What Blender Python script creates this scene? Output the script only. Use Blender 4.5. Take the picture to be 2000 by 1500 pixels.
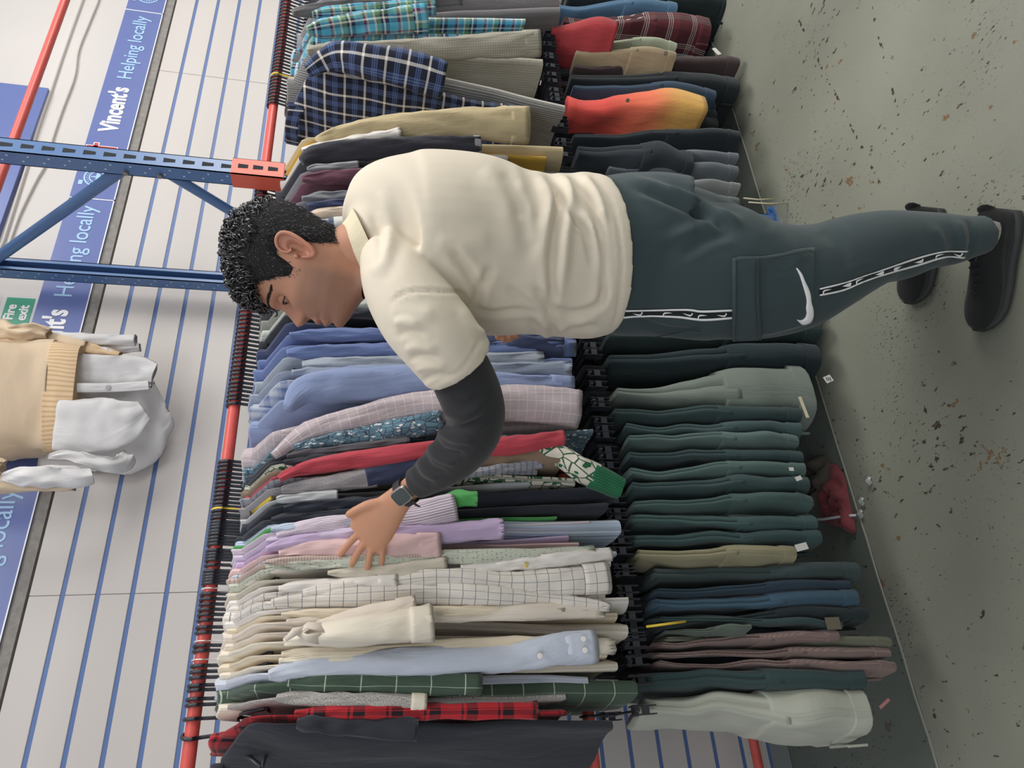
import bpy, bmesh, math, random
import numpy as np
from mathutils import Vector, Matrix, noise
from mathutils.bvhtree import BVHTree
for o in list(bpy.data.objects): bpy.data.objects.remove(o)
SC = bpy.context.scene; COL = SC.collection
PI = math.pi
def V(*a): return Vector(a)
# ---------------------------------------------------------------- camera (phone held sideways: image right is world down)
FPX = 1366.0
Rv = Vector((.881, -.4716, .0376)).normalized()
Dn = Vector((-.0692, -.207, -.9759)); Dn = (Dn - Rv*Dn.dot(Rv)).normalized()
Fv = Rv.cross(Dn).normalized()
CAM = Vector((0, 0, 1.5))
cd = bpy.data.cameras.new('camera'); cam = bpy.data.objects.new('camera', cd); COL.objects.link(cam)
cd.sensor_width = 36; cd.lens = FPX*36/2000; cd.clip_start = .05; cd.clip_end = 60
m3 = Matrix((Dn, Rv, -Fv)).transposed()
cam.matrix_world = Matrix.Translation(CAM) @ m3.to_4x4()
SC.camera = cam
# ---------------------------------------------------------------- light
SC.view_settings.view_transform = 'Standard'; SC.view_settings.look = 'None'
SC.view_settings.exposure = 0.0; SC.view_settings.gamma = 1; SC.view_settings.use_curve_mapping = False
w = bpy.data.worlds.new('world'); SC.world = w; w.use_nodes = True
w.node_tree.nodes['Background'].inputs[0].default_value = (.93, .96, 1, 1)
w.node_tree.nodes['Background'].inputs[1].default_value = .46
def area(name, loc, tgt, sx, sy, power, col=(1, 1, 1)):
    l = bpy.data.lights.new(name, 'AREA'); l.shape = 'RECTANGLE'; l.size = sx; l.size_y = sy; l.energy = power; l.color = col
    o = bpy.data.objects.new(name, l); COL.objects.link(o); o.location = loc
    o.rotation_euler = (Vector(tgt)-Vector(loc)).to_track_quat('-Z', 'Y').to_euler(); return o
area('ceiling_light', (2.0, .35, 3.9), (1.8, 1.0, 0), 3.4, .9, 72, (1, .98, .94))
area('window_light', (5.0, -1.2, 2.4), (1.9, 1.0, .5), 2.4, 1.8, 130, (1, .97, .92))
area('shopfront_light', (-2.4, -1.6, 3.0), (.6, 2.2, 2.2), 2.2, 1.6, 40, (.93, .96, 1))
# ---------------------------------------------------------------- pixel helpers (2000x1500 frame)
def ray(x, y): return Rv*((1500-y)-750) + Dn*(x-1000) + Fv*FPX
def P(x, y, d): return CAM + ray(x, y)*(d/FPX)
def PY(x, y, Y):
    r = ray(x, y); return CAM + r*(Y/r.y)
def PZ(x, y, z):
    r = ray(x, y); return CAM + r*((z-CAM.z)/r.z)
def proj(p):
    q = Vector(p)-CAM; d = q.dot(Fv); return (1000+FPX*q.dot(Dn)/d, 1500-(750+FPX*q.dot(Rv)/d), d)
# ---------------------------------------------------------------- material helpers
def srgb(r, g, b):
    f = lambda c: (c/255/12.92) if c/255 <= .04045 else ((c/255+.055)/1.055)**2.4
    return (f(r), f(g), f(b), 1)
class NT:
    def __init__(s, name):
        s.m = bpy.data.materials.new(name); s.m.use_nodes = True; s.t = s.m.node_tree
        s.b = s.t.nodes['Principled BSDF']
    def n(s, ty, **k):
        x = s.t.nodes.new(ty)
        for a, v in k.items():
            if a.startswith('i_'):
                key = a[2:]; key = int(key) if key.isdigit() else key.replace('_', ' ')
                x.inputs[key].default_value = v
            else: setattr(x, a, v)
        return x
    def l(s, a, b): s.t.links.new(a, b)
    def math(s, op, a, b=None, c=None):
        x = s.n('ShaderNodeMath', operation=op)
        for i, q in enumerate((a, b, c)):
            if q is None: continue
            if isinstance(q, (int, float)): x.inputs[i].default_value = q
            else: s.l(q, x.inputs[i])
        return x.outputs[0]
    def mix(s, f, a, b, bt='MIX'):
        x = s.n('ShaderNodeMix', data_type='RGBA', blend_type=bt)
        for i, q in ((0, f), (6, a), (7, b)):
            if isinstance(q, (int, float)): x.inputs[i].default_value = q
            elif isinstance(q, tuple): x.inputs[i].default_value = q
            else: s.l(q, x.inputs[i])
        return x.outputs[2]
    def ramp(s, fac, stops, interp='CONSTANT'):
        x = s.n('ShaderNodeValToRGB'); cr = x.color_ramp; cr.interpolation = interp
        while len(cr.elements) < len(stops): cr.elements.new(.5)
        for e, (p, c) in zip(cr.elements, stops): e.position = p; e.color = c
        s.l(fac, x.inputs[0]); return x.outputs[0]
    def bump(s, h, st=.3, dist=.002):
        x = s.n('ShaderNodeBump'); x.inputs['Strength'].default_value = st; x.inputs['Distance'].default_value = dist
        s.l(h, x.inputs['Height']); s.l(x.outputs[0], s.b.inputs['Normal'])
MATS = {}
def plain(name, col, rough=.6, metal=0, spec=.5, noise_amt=.06, nscale=8, bump=0, sheen=0, coat=0):
    if name in MATS: return MATS[name]
    t = NT(name); t.b.inputs['Roughness'].default_value = rough; t.b.inputs['Metallic'].default_value = metal
    t.b.inputs['Specular IOR Level'].default_value = spec
    t.b.inputs['Sheen Weight'].default_value = sheen; t.b.inputs['Coat Weight'].default_value = coat
    tc = t.n('ShaderNodeTexCoord'); nz = t.n('ShaderNodeTexNoise'); nz.inputs['Scale'].default_value = nscale; nz.inputs['Detail'].default_value = 4
    t.l(tc.outputs['Object'], nz.inputs['Vector'])
    dk = tuple(c*(1-noise_amt*2.5) for c in col[:3])+(1,)
    lt = tuple(min(1, c*(1+noise_amt)) for c in col[:3])+(1,)
    t.l(t.mix(nz.outputs[0], dk, lt), t.b.inputs['Base Color'])
    if bump: t.bump(nz.outputs[0], .4, bump)
    MATS[name] = t.m; return t.m
def fabric(name, base, kind='plain', cols=(), per=.05, per2=None, weave=True, rough=.85, wamt=1.0):
    """cloth material driven by the UV map, whose unit is a metre"""
    if name in MATS: return MATS[name]
    t = NT(name); b = t.b; b.inputs['Roughness'].default_value = rough; b.inputs['Specular IOR Level'].default_value = .2
    b.inputs['Sheen Weight'].default_value = .15; b.inputs['Sheen Roughness'].default_value = .5
    uv = t.n('ShaderNodeTexCoord').outputs['UV']; sp = t.n('ShaderNodeSeparateXYZ'); t.l(uv, sp.inputs[0])
    u, v = sp.outputs[0], sp.outputs[1]
    nz = t.n('ShaderNodeTexNoise'); nz.inputs['Scale'].default_value = 14; nz.inputs['Detail'].default_value = 5; t.l(uv, nz.inputs['Vector'])
    nm = tuple(c*.86 for c in base[:3])+(1,)
    col = t.mix(nz.outputs[0], nm, base)
    fr = lambda q, p: t.math('FRACT', t.math('DIVIDE', q, p))
    if kind == 'stripe':
        col = t.mix(.92, col, t.ramp(fr(u, per), cols))
    elif kind == 'hstripe':
        col = t.mix(.92, col, t.ramp(fr(v, per), cols))
    elif kind == 'plaid':
        a = t.ramp(fr(u, per), cols); c2 = t.ramp(fr(v, per2 or per), cols)
        col = t.mix(.5, a, c2)
    elif kind == 'grid':            # thin lines both ways on the base
        k = .06 if len(cols) < 2 else cols[1]
        g = t.math('MAXIMUM', t.math('LESS_THAN', fr(u, per), k), t.math('LESS_THAN', fr(v, per2 or per), k))
        col = t.mix(g, col, cols[0])
    elif kind == 'dots':
        vo = t.n('ShaderNodeTexVoronoi'); vo.inputs['Scale'].default_value = 1/per; vo.inputs['Randomness'].default_value = .35; t.l(uv, vo.inputs['Vector'])
        g = t.math('LESS_THAN', vo.outputs['Distance'], .22); col = t.mix(g, col, cols[0])
    elif kind == 'print':
        vo = t.n('ShaderNodeTexVoronoi'); vo.inputs['Scale'].default_value = 1/per; t.l(uv, vo.inputs['Vector'])
        g = t.math('LESS_THAN', vo.outputs['Distance'], .3); col = t.mix(g, col, cols[0])
        vo2 = t.n('ShaderNodeTexVoronoi', feature='DISTANCE_TO_EDGE'); vo2.inputs['Scale'].default_value = .8/per; t.l(uv, vo2.inputs['Vector'])
        g = t.math('LESS_THAN', vo2.outputs['Distance'], .05); col = t.mix(g, col, cols[1])
    elif kind == 'marl':
        mp = t.n('ShaderNodeMapping'); mp.inputs['Scale'].default_value = (120, 900, 1); t.l(uv, mp.inputs[0])
        n2 = t.n('ShaderNodeTexNoise'); n2.inputs['Scale'].default_value = 1; n2.inputs['Detail'].default_value = 2; t.l(mp.outputs[0], n2.inputs['Vector'])
        col = t.mix(t.math('GREATER_THAN', n2.outputs[0], .53), col, cols[0])
    elif kind == 'fade':            # dip dye along the length
        col = t.ramp(v, cols, 'LINEAR')
    elif kind == 'block':           # colour change at a length
        col = t.mix(t.math('GREATER_THAN', v, per), col, cols[0])
    t.l(col, b.inputs['Base Color'])
    if weave:
        wv = t.n('ShaderNodeTexNoise'); wv.inputs['Scale'].default_value = 55; wv.inputs['Detail'].default_value = 6; t.l(uv, wv.inputs['Vector'])
        mp = t.n('ShaderNodeMapping'); mp.inputs['Scale'].default_value = (20, 5, 1); mp.inputs['Rotation'].default_value = (0, 0, .12); t.l(uv, mp.inputs[0])
        cs = t.n('ShaderNodeTexNoise'); cs.inputs['Scale'].default_value = 1; cs.inputs['Detail'].default_value = 3; cs.inputs['Distortion'].default_value = 1.2; t.l(mp.outputs[0], cs.inputs['Vector'])
        hh = t.math('ADD', t.math('MULTIPLY', wv.outputs[0], .16*wamt), t.math('MULTIPLY', cs.outputs[0], 1.0*wamt))
        t.bump(hh, .55, .008)
    MATS[name] = t.m; return t.m
# ---------------------------------------------------------------- object helpers
def tag(o, label=None, cat=None, group=None, kind=None):
    if label: o['label'] = label
    if cat: o['category'] = cat
    if group: o['group'] = group
    if kind: o['kind'] = kind
    return o
def empty(name, loc=(0, 0, 0)):
    o = bpy.data.objects.new(name, None); COL.objects.link(o); o.location = loc; o.empty_display_size = .05; return o
def mesh(name, verts, faces, mat=None, parent=None, smooth=True, uvs=None):
    me = bpy.data.meshes.new(name); me.from_pydata([tuple(v) for v in verts], [], [tuple(f) for f in faces]); me.update()
    if uvs is not None:
        ul = me.uv_layers.new(name='UVMap'); arr = np.array([uvs[l.vertex_index] for l in me.loops], dtype=np.float32).ravel()
        ul.data.foreach_set('uv', arr)
    if smooth: me.polygons.foreach_set('use_smooth', [True]*len(me.polygons))
    if mat: me.materials.append(mat)
    o = bpy.data.objects.new(name, me); COL.objects.link(o)
    if parent: attach(o, parent)
    return o
def wl(o):
    p = Vector((0, 0, 0))
    while o is not None: p = p+o.location; o = o.parent
    return p
def attach(o, parent):
    """parent a mesh that was built in world space"""
    o.parent = parent; o.location = o.location-wl(parent)
class MB:
    def __init__(s): s.v = []; s.f = []; s.uv = []
    def add(s, vs, fs, uv=None):
        k = len(s.v); s.v += [Vector(p) for p in vs]; s.f += [tuple(i+k for i in f) for f in fs]
        s.uv += (uv if uv else [(p[0], p[2]) for p in vs])
    def box(s, x0, x1, y0, y1, z0, z1, bev=0):
        if bev:
            bm = bmesh.new(); bmesh.ops.create_cube(bm, size=1)
            for q in bm.verts: q.co = V(x0+(q.co.x+.5)*(x1-x0), y0+(q.co.y+.5)*(y1-y0), z0+(q.co.z+.5)*(z1-z0))
            bmesh.ops.bevel(bm, geom=bm.edges[:], offset=bev, segments=2, affect='EDGES')
            bm.verts.index_update(); s.add([q.co.copy() for q in bm.verts], [[q.index for q in f.verts] for f in bm.faces]); bm.free(); return
        vs = [(x, y, z) for x in (x0, x1) for y in (y0, y1) for z in (z0, z1)]
        s.add(vs, [(0, 1, 3, 2), (4, 6, 7, 5), (0, 4, 5, 1), (2, 3, 7, 6), (0, 2, 6, 4), (1, 5, 7, 3)])
    def tube(s, pts, r, n=8, cap=True, flat=None):
        pts = [Vector(p) for p in pts]; rings = []; up = None; k0 = len(s.v); vs = []; fs = []
        for i, p in enumerate(pts):
            t = (pts[min(i+1, len(pts)-1)]-pts[max(i-1, 0)]).normalized()
            if up is None:
                up = Vector((0, 0, 1)) if abs(t.z) < .9 else Vector((1, 0, 0))
            a = t.cross(up).normalized(); b = a.cross(t).normalized(); up = b
            rr = r[i] if isinstance(r, list) else r
            ra, rb = rr if isinstance(rr, tuple) else (rr, rr)
            for j in range(n):
                th = 2*PI*j/n; vs.append(p+a*ra*math.cos(th)+b*rb*math.sin(th))
        for i in range(len(pts)-1):
            for j in range(n):
                fs.append((i*n+j, i*n+(j+1) % n, (i+1)*n+(j+1) % n, (i+1)*n+j))
        if cap: fs.append(tuple(range(n-1, -1, -1))); fs.append(tuple((len(pts)-1)*n+j for j in range(n)))
        s.add(vs, fs)
    def build(s, name, mat=None, parent=None, smooth=False):
        return mesh(name, s.v, s.f, mat, parent, smooth, s.uv)
def autosmooth(o, ang=40):
    me = o.data; me.polygons.foreach_set('use_smooth', [True]*len(me.polygons))
    bm = bmesh.new(); bm.from_mesh(me)
    for e in bm.edges:
        if len(e.link_faces) == 2 and e.calc_face_angle(0) > math.radians(ang): e.smooth = False
    bm.to_mesh(me); bm.free(); return o
def cr(pts, n):
    """Catmull-Rom resample of tuples"""
    A = np.array(pts, float); m = len(A); out = []
    for k in range(n):
        t = k*(m-1)/(n-1); i = min(int(t), m-2); f = t-i
        p0, p1, p2, p3 = A[max(i-1, 0)], A[i], A[i+1], A[min(i+2, m-1)]
        out.append(.5*((2*p1)+(-p0+p2)*f+(2*p0-5*p1+4*p2-p3)*f*f+(-p0+3*p1-3*p2+p3)*f**3))
    return out
def copy_tree(o, dx=None):
    c = o.copy(); COL.objects.link(c)
    for ch in o.children:
        d = ch.copy(); COL.objects.link(d); d.parent = c
        for g in ch.children:
            e = g.copy(); COL.objects.link(e); e.parent = d
    return c
def lerp(a, b, t): return a+(b-a)*t
def sst(a, b, x):
    t = max(0, min(1, (x-a)/(b-a))); return t*t*(3-2*t)
# ================================================================ ROOM
WY = 2.47
# --- floor
def floor_line(px0, px1):
    a, b_ = PZ(*px0, 0), PZ(*px1, 0); d = (b_-a).normalized(); return a, V(-d.y, d.x, 0), d, (b_-a).length
LINES = [floor_line((1560, 40), (1728, 378)), floor_line((1700, 5), (1756, 230)), floor_line((1640, 20), (1600, 90)), floor_line((1890, 1245), (1925, 1190))]
def floor_mat(name, c1, c2, chip_d, chip_b, sc):
    t = NT(name); b = t.b
    co = t.n('ShaderNodeTexCoord').outputs['Object']
    big = t.n('ShaderNodeTexNoise'); big.inputs['Scale'].default_value = 1.3; big.inputs['Detail'].default_value = 5; t.l(co, big.inputs['Vector'])
    col = t.mix(t.ramp(big.outputs[0], [(.3, (0, 0, 0, 1)), (.7, (1, 1, 1, 1))], 'LINEAR'), c1, c2)
    fine = t.n('ShaderNodeTexNoise'); fine.inputs['Scale'].default_value = 160; fine.inputs['Detail'].default_value = 3; t.l(co, fine.inputs['Vector'])
    col = t.mix(t.math('MULTIPLY', fine.outputs[0], .28), col, tuple(c*.55 for c in c1[:3])+(1,))
    def chips(scale, stretch, th, seed, dens):
        mp = t.n('ShaderNodeMapping'); mp.inputs['Scale'].default_value = (scale*stretch, scale, 1); mp.inputs['Location'].default_value = (seed, seed*1.7, 0)
        mp.inputs['Rotation'].default_value = (0, 0, .5+seed*.1)
        t.l(co, mp.inputs[0])
        n1 = t.n('ShaderNodeTexNoise'); n1.inputs['Scale'].default_value = 1; n1.inputs['Detail'].default_value = 7; n1.inputs['Roughness'].default_value = .62; t.l(mp.outputs[0], n1.inputs['Vector'])
        n2 = t.n('ShaderNodeTexNoise'); n2.inputs['Scale'].default_value = dens; n2.inputs['Detail'].default_value = 2; t.l(co, n2.inputs['Vector'])
        s = t.math('ADD', n1.outputs[0], t.math('MULTIPLY', t.math('SUBTRACT', n2.outputs[0], .5), .34))
        return t.math('GREATER_THAN', s, th)
    k1 = chips(27, 1.7, .655, 3.1, 2.2); k2 = chips(66, 2.0, .665, 7.7, 3.2); k3 = chips(17, .8, .668, 11.3, 2.4)
    sp = t.n('ShaderNodeSeparateXYZ'); t.l(co, sp.inputs[0])
    lm = t.n('ShaderNodeTexNoise'); lm.inputs['Scale'].default_value = 45; lm.inputs['Detail'].default_value = 5; t.l(co, lm.inputs['Vector'])
    for a, n_, d_, L_ in LINES:
        off = t.math('ADD', t.math('ADD', t.math('MULTIPLY', sp.outputs[0], n_.x), t.math('MULTIPLY', sp.outputs[1], n_.y)), -(a.x*n_.x+a.y*n_.y))
        al = t.math('ADD', t.math('ADD', t.math('MULTIPLY', sp.outputs[0], d_.x), t.math('MULTIPLY', sp.outputs[1], d_.y)), -(a.x*d_.x+a.y*d_.y))
        m_ = t.math('MULTIPLY', t.math('LESS_THAN', t.math('ABSOLUTE', off), t.math('MULTIPLY', lm.outputs[0], .008)), t.math('GREATER_THAN', lm.outputs[0], .56))
        m_ = t.math('MULTIPLY', m_, t.math('MULTIPLY', t.math('GREATER_THAN', al, 0), t.math('LESS_THAN', al, L_)))
        k2 = t.math('MAXIMUM', k2, m_)
    col = t.mix(k2, col, chip_d); col = t.mix(k1, col, chip_d); col = t.mix(k3, col, chip_b)
    t.l(col, b.inputs['Base Color'])
    b.inputs['Specular IOR Level'].default_value = .45
    rg = t.math('ADD', t.math('MULTIPLY', big.outputs[0], .25), .3); t.l(rg, b.inputs['Roughness'])
    h = t.math('SUBTRACT', t.math('MULTIPLY', fine.outputs[0], .3), t.math('MAXIMUM', t.math('MAXIMUM', k1, k2), k3)); t.bump(h, .5, .0015)
    return t.m
fm = floor_mat('painted_concrete', srgb(128, 130, 117), srgb(152, 154, 140), srgb(70, 63, 52), srgb(122, 98, 72), 1)
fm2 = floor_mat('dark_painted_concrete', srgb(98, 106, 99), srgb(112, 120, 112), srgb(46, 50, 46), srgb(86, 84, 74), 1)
b = MB(); b.box(-3.5, 9, -3.5, 1.785, -.08, 0); tag(b.build('floor', fm), kind='structure')
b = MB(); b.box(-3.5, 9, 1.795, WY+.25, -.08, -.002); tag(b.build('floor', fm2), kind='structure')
sj = MB()
pts = []
for i in range(120):
    x = -3.5+12.5*i/119; pts.append((x, 1.79+.003*noise.noise((x*9, 0, 0)), .0005))
sj.tube(pts, (.0042, .0025), 6); tag(sj.build('trim_1', plain('joint_filler', srgb(150, 150, 138), .8), None), kind='structure')
# a worn line scraped into the floor, running off obliquely
# --- wall: slat board below, painted plaster above
wall_m = plain('plaster_paint', srgb(208, 203, 200), .75, noise_amt=.03, nscale=3, bump=.001)
slat_m = plain('slat_laminate', srgb(200, 194, 190), .5, noise_amt=.015, nscale=2)
blue_m = plain('blue_insert', srgb(88, 114, 166), .45, noise_amt=.03)
b = MB(); b.box(-3.5, 9, WY+.03, WY+.25, 0, 5.2); wall = tag(b.build('wall_back', wall_m), kind='structure')
JX = [-3.5, -1.88, .537, 2.957, 5.38, 9]
slm = {}
for pi in range(5):
    x0, x1 = JX[pi]+.0007, JX[pi+1]-.0007
    sm = MB(); sm.box(x0, x1, WY, WY+.03, 0, .086, .0012)
    proto = None
    for k in range(24):
        zc = 2.475-.1*k
        if proto is None:
            proto = sm.build('slat', slat_m, wall); proto.location.z = zc-.094; o = proto
        else:
            o = bpy.data.objects.new('slat', proto.data); COL.objects.link(o); o.parent = wall; o.location.z = zc-.094
b = MB(); b.box(-3.5, 9, WY+.003, WY+.0295, 0, .0142)
g0 = None
for k in range(24):
    o = b.build('groove_strip', blue_m, wall) if g0 is None else bpy.data.objects.new('groove_strip', g0.data)
    if g0 is None: g0 = o
    else: COL.objects.link(o); o.parent = wall
    o.location.z = 2.475-.1*k-.1081
b = MB(); b.box(-3.5, 9, WY+.005, WY+.03, 2.477, 2.512); tag(b.build('trim_2', plain('raw_mortar', srgb(150, 146, 142), .9, noise_amt=.2, nscale=40, bump=.004)), kind='structure')
b = MB(); b.box(-3.5, 9, WY-.0, WY+.03, .0, .07); tag(b.build('baseboard_back', plain('skirting', srgb(128, 132, 132), .7)), kind='structure')
# ridge in the plaster and a loose cable
b = MB(); pts = [PY(x, y, WY+.026) for x, y in ((172, -40), (162, 0), (142, 55), (121, 115), (98, 185), (75, 250), (55, 320), (30, 400), (8, 470), (-30, 560))]
b.tube(pts, (.012, .006), 8); tag(b.build('trim_3', wall_m, None, True), kind='structure')
b = MB(); pts = [PY(x, y, WY+.02) for x, y in cr([(205, -40), (192, 0), (175, 42), (153, 98), (145, 150), (122, 212), (104, 265), (88, 320), (74, 345), (60, 372), (35, 425), (8, 500), (-30, 590)], 50)]
b.tube(pts, .0045, 8); tag(b.build('wall_cable', plain('white_cable', srgb(205, 200, 196), .6), None, True), 'thin white cable sagging along the plaster above the long blue banner', 'cable')
# ---------------------------------------------------------------- lettering
def text(body, x, z, size, y, mat, parent, sx=1.0, off=0.0, name='lettering', space=1.0):
    c = bpy.data.curves.new('t', 'FONT'); c.body = body; c.size = size; c.extrude = .0006; c.offset = off; c.space_character = space
    c.resolution_u = 4
    o = bpy.data.objects.new('t', c); COL.objects.link(o); dg = bpy.context.evaluated_depsgraph_get()
    me = bpy.data.meshes.new_from_object(o.evaluated_get(dg)); bpy.data.objects.remove(o)
    for v in me.vertices: v.co = V(x+v.co.x*sx, y-v.co.z, z+v.co.y)
    n = len(me.polygons); me.flip_normals()
    me.materials.clear(); me.materials.append(mat); q = bpy.data.objects.new(name, me); COL.objects.link(q); attach(q, parent); return q
ban_m = plain('banner_print', srgb(106, 120, 176), .3, noise_amt=.03, spec=.4)
wht = plain('print_white', srgb(245, 245, 248), .5, noise_amt=0); pale = plain('print_pale_blue', srgb(168, 205, 240), .5, noise_amt=0)
redp = plain('print_red', srgb(196, 60, 66), .5, noise_amt=0)
def emblem(parent, cx, cz, r, y):
    b = MB(); n = 36
    def ring(ro, ri, yy, a0=0, a1=2*PI):
        vs = []; fs = []
        for i in range(n+1):
            a = a0+(a1-a0)*i/n
            vs += [(cx+ro*math.cos(a), yy, cz+ro*math.sin(a)), (cx+ri*math.cos(a), yy, cz+ri*math.sin(a))]
        for i in range(n): fs.append((2*i, 2*i+2, 2*i+3, 2*i+1))
        b.add(vs, fs)
    ring(r, r*.88, y); ring(r*.62, r*.52, y)
    for i in range(22):                      # lettering round the ring, too small to read
        a = 2*PI*i/22; c, s_ = math.cos(a), math.sin(a); rr = r*.75
        b.add([(cx+rr*c-.0016*s_+q*c, y, cz+rr*s_+.0016*c+q*s_) for q in (-.004, .004)]+[(cx+rr*c+.0016*s_+q*c, y, cz+rr*s_-.0016*c+q*s_) for q in (.004, -.004)], [(0, 1, 2, 3)])
    b.add([(cx-r*.45, y, cz+r*.1), (cx+r*.45, y, cz+r*.1), (cx+r*.3, y, cz-r*.2), (cx-r*.3, y, cz-r*.2)], [(0, 3, 2, 1)])
    b.box(cx-r*.06, cx+r*.06, y-.0005, y, cz-r*.4, cz+r*.45); b.box(cx-r*.9, cx-r*.45, y-.0005, y, cz+r*.95, cz+r*1.25)
    b.build('emblem', pale, parent)
def banner(x0, lab):
    x1 = x0+1.217; z0, z1 = 2.512, 2.682; yb = WY-.002
    b = MB(); b.box(x0, x1, yb, WY+.028, z0, z1); o = b.build('banner', ban_m); tag(o, lab, 'banner', None)
    e = MB(); e.box(x0, x1, yb-.002, yb, z0, z0+.004); e.box(x1-.004, x1, yb-.002, yb, z0, z1); e.build('edge_strip', wht, o)
    y = yb-.0012
    emblem(o, x0+.115, z0+.088, .052, y)
    text('S', x0+.213, z0+.062, .105, y, wht, o, .78, .0035)
    c = MB(); cx = x0+.286
    c.box(cx-.0085, cx+.0085, y-.0004, y, z0+.04, z0+.165); c.box(cx-.026, cx+.026, y-.0004, y, z0+.115, z0+.138); c.build('cross_outline', wht, o)
    c = MB(); c.box(cx-.005, cx+.005, y-.0014, y-.0005, z0+.044, z0+.161); c.box(cx-.022, cx+.022, y-.0014, y-.0005, z0+.119, z0+.134); c.build('cross', redp, o)
    text("Vincent's", x0+.383, z0+.062, .105, y, wht, o, .74, .0035)
    text('Helping locally', x0+.722, z0+.062, .088, y, pale, o, .88, .0004)
    return o
banner(-.296, 'blue wall banner at the far left, half hidden by the hanging jumper outfit')
banner(.924, 'blue wall banner partly covered by the blue rack posts')
banner(2.144, 'blue wall banner reading St Vincent\'s Helping locally right of the front post')
banner(3.364, 'blue banner at the top right edge showing only its round emblem')
banner(-1.516, 'blue banner leftmost along the wall')
# taller board above
b = MB(); b.box(-.35, 2.755, WY-.0, WY+.028, 2.892, 3.62); sg = tag(b.build('wall_sign', ban_m), 'large blue wall sign board above the long banner', 'sign')
text('Helping locally', 1.42, 2.985, .155, WY-.0012, pale, sg, .82, .0006)
text("St Vincent's", .85, 3.19, .30, WY-.0012, wht, sg, .9, .008)
# fire exit sign
b = MB(); b.box(1.475, 1.655, WY+.022, WY+.0299, 2.690, 2.812, .001); fe = tag(b.build('fire_exit_sign', plain('sign_frame', srgb(222, 222, 222), .5)), 'green fire exit sign on the wall beside the hanging jumper', 'sign')
b = MB(); b.box(1.482, 1.648, WY+.0205, WY+.0225, 2.703, 2.797); b.build('sign_face', plain('sign_green', srgb(70, 160, 130), .4, noise_amt=0), fe)
text('Fire', 1.548, 2.758, .046, WY+.0198, wht, fe, .95, .0015); text('exit', 1.548, 2.716, .046, WY+.0198, wht, fe, .95, .0015)
# ---------------------------------------------------------------- racking
rb = plain('rack_blue', srgb(82, 116, 164), .32, noise_amt=.05, nscale=20, spec=.6)
ro = plain('rack_orange', srgb(222, 100, 78), .4, noise_amt=.05, nscale=20)
rr_ = plain('rail_red', srgb(212, 88, 80), .38, noise_amt=.08, nscale=25)
dk = plain('slot_black', srgb(22, 28, 36), .8, noise_amt=0); scr = plain('scratch_pale', srgb(190, 205, 225), .5, noise_amt=0); bolt_m = plain('bolt_steel', srgb(150, 150, 150), .35, .8)
PX, PY1, PY2 = 1.70, 1.78, 2.375
def post(fr, x, y, front):
    b = MB(); H = 3.7; hw = .027; th = .003
    sg_ = -1 if front else 1
    # open channel: web towards the aisle, two flanges, inward lips
    ys = (y-hw, y+hw)
    web = ys[0] if front else ys[1]
    b.box(x-hw, x+hw, min(web, web-sg_*th), max(web, web-sg_*th), .008, H)
    b.box(x-hw, x-hw+th, ys[0], ys[1], .008, H); b.box(x+hw-th, x+hw, ys[0], ys[1], .008, H)
    oy = ys[1] if front else ys[0]
    b.box(x-hw, x-hw+.014, min(oy, oy+sg_*th), max(oy, oy+sg_*th), .008, H); b.box(x+hw-.014, x+hw, min(oy, oy+sg_*th), max(oy, oy+sg_*th), .008, H)
    p = b.build('post', rb, fr)
    s = MB(); s.box(x-.07, x+.05, y-.05, y+.05, 0, .008); s.build('base_plate', rb, fr)
    s0 = None
    for k in range(60):
        z = .12+.056*k
        if s0 is None:
            s = MB(); f = web+sg_*.0006
            s.add([(x-.006, f, z), (x+.006, f, z), (x+.009, f, z+.034), (x-.009, f, z+.034)], [(0, 1, 2, 3)] if front else [(3, 2, 1, 0)])
            s0 = s.build('slot', dk, p); z00 = z
        else:
            o = bpy.data.objects.new('slot', s0.data); COL.objects.link(o); o.parent = p; o.location = s0.location.copy(); o.location.z += z-z00
    s0 = None
    for k in range(60):
        z = .135+.056*k
        if s0 is None:
            s = MB(); n = 8
            for q, dy in ((0, -.012), (.018, .008)):
                s.add([(x-hw-.0006, y+dy+.003*math.cos(2*PI*i/n), z+q+.0036*math.sin(2*PI*i/n)) for i in range(n)], [tuple(range(n-1, -1, -1))])
            s0 = s.build('punched_hole', scr, p); z00 = z
        else:
            o = bpy.data.objects.new('punched_hole', s0.data); COL.objects.link(o); o.parent = p; o.location = s0.location.copy(); o.location.z += z-z00
    return p
def frame(x, lab):
    fr = empty('storage_rack', (x, (PY1+PY2)/2, 0)); tag(fr, lab, 'rack')
    post(fr, x, PY1, True); post(fr, x, PY2, False)
    zs = [(2.225, PY1, 2.83, PY2), (2.127, PY1, 1.50, PY2), (.87, PY1, 1.42, PY2), (.80, PY1, .20, PY2), (3.45, PY1, 2.92, PY2)]
    for za, ya, zb, yb in zs:
        b = MB(); A = V(x-.004, ya+.01, za); B = V(x-.004, yb-.01, zb); b.tube([A, B], (.0105, .021), 12); autosmooth(b.build('brace', rb, fr, False))
        for q in (A, B):
            s = MB(); s.tube([q+V(-.034, 0, 0), q+V(-.018, 0, 0)], .0085, 6); s.build('bolt', bolt_m, fr)
    return fr
frame(PX, 'blue perforated rack upright frame with diagonal braces behind the man')
frame(-1.15, 'blue rack upright frame beyond the left end of the clothes')
frame(4.55, 'blue rack upright frame at the far right end')
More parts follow.
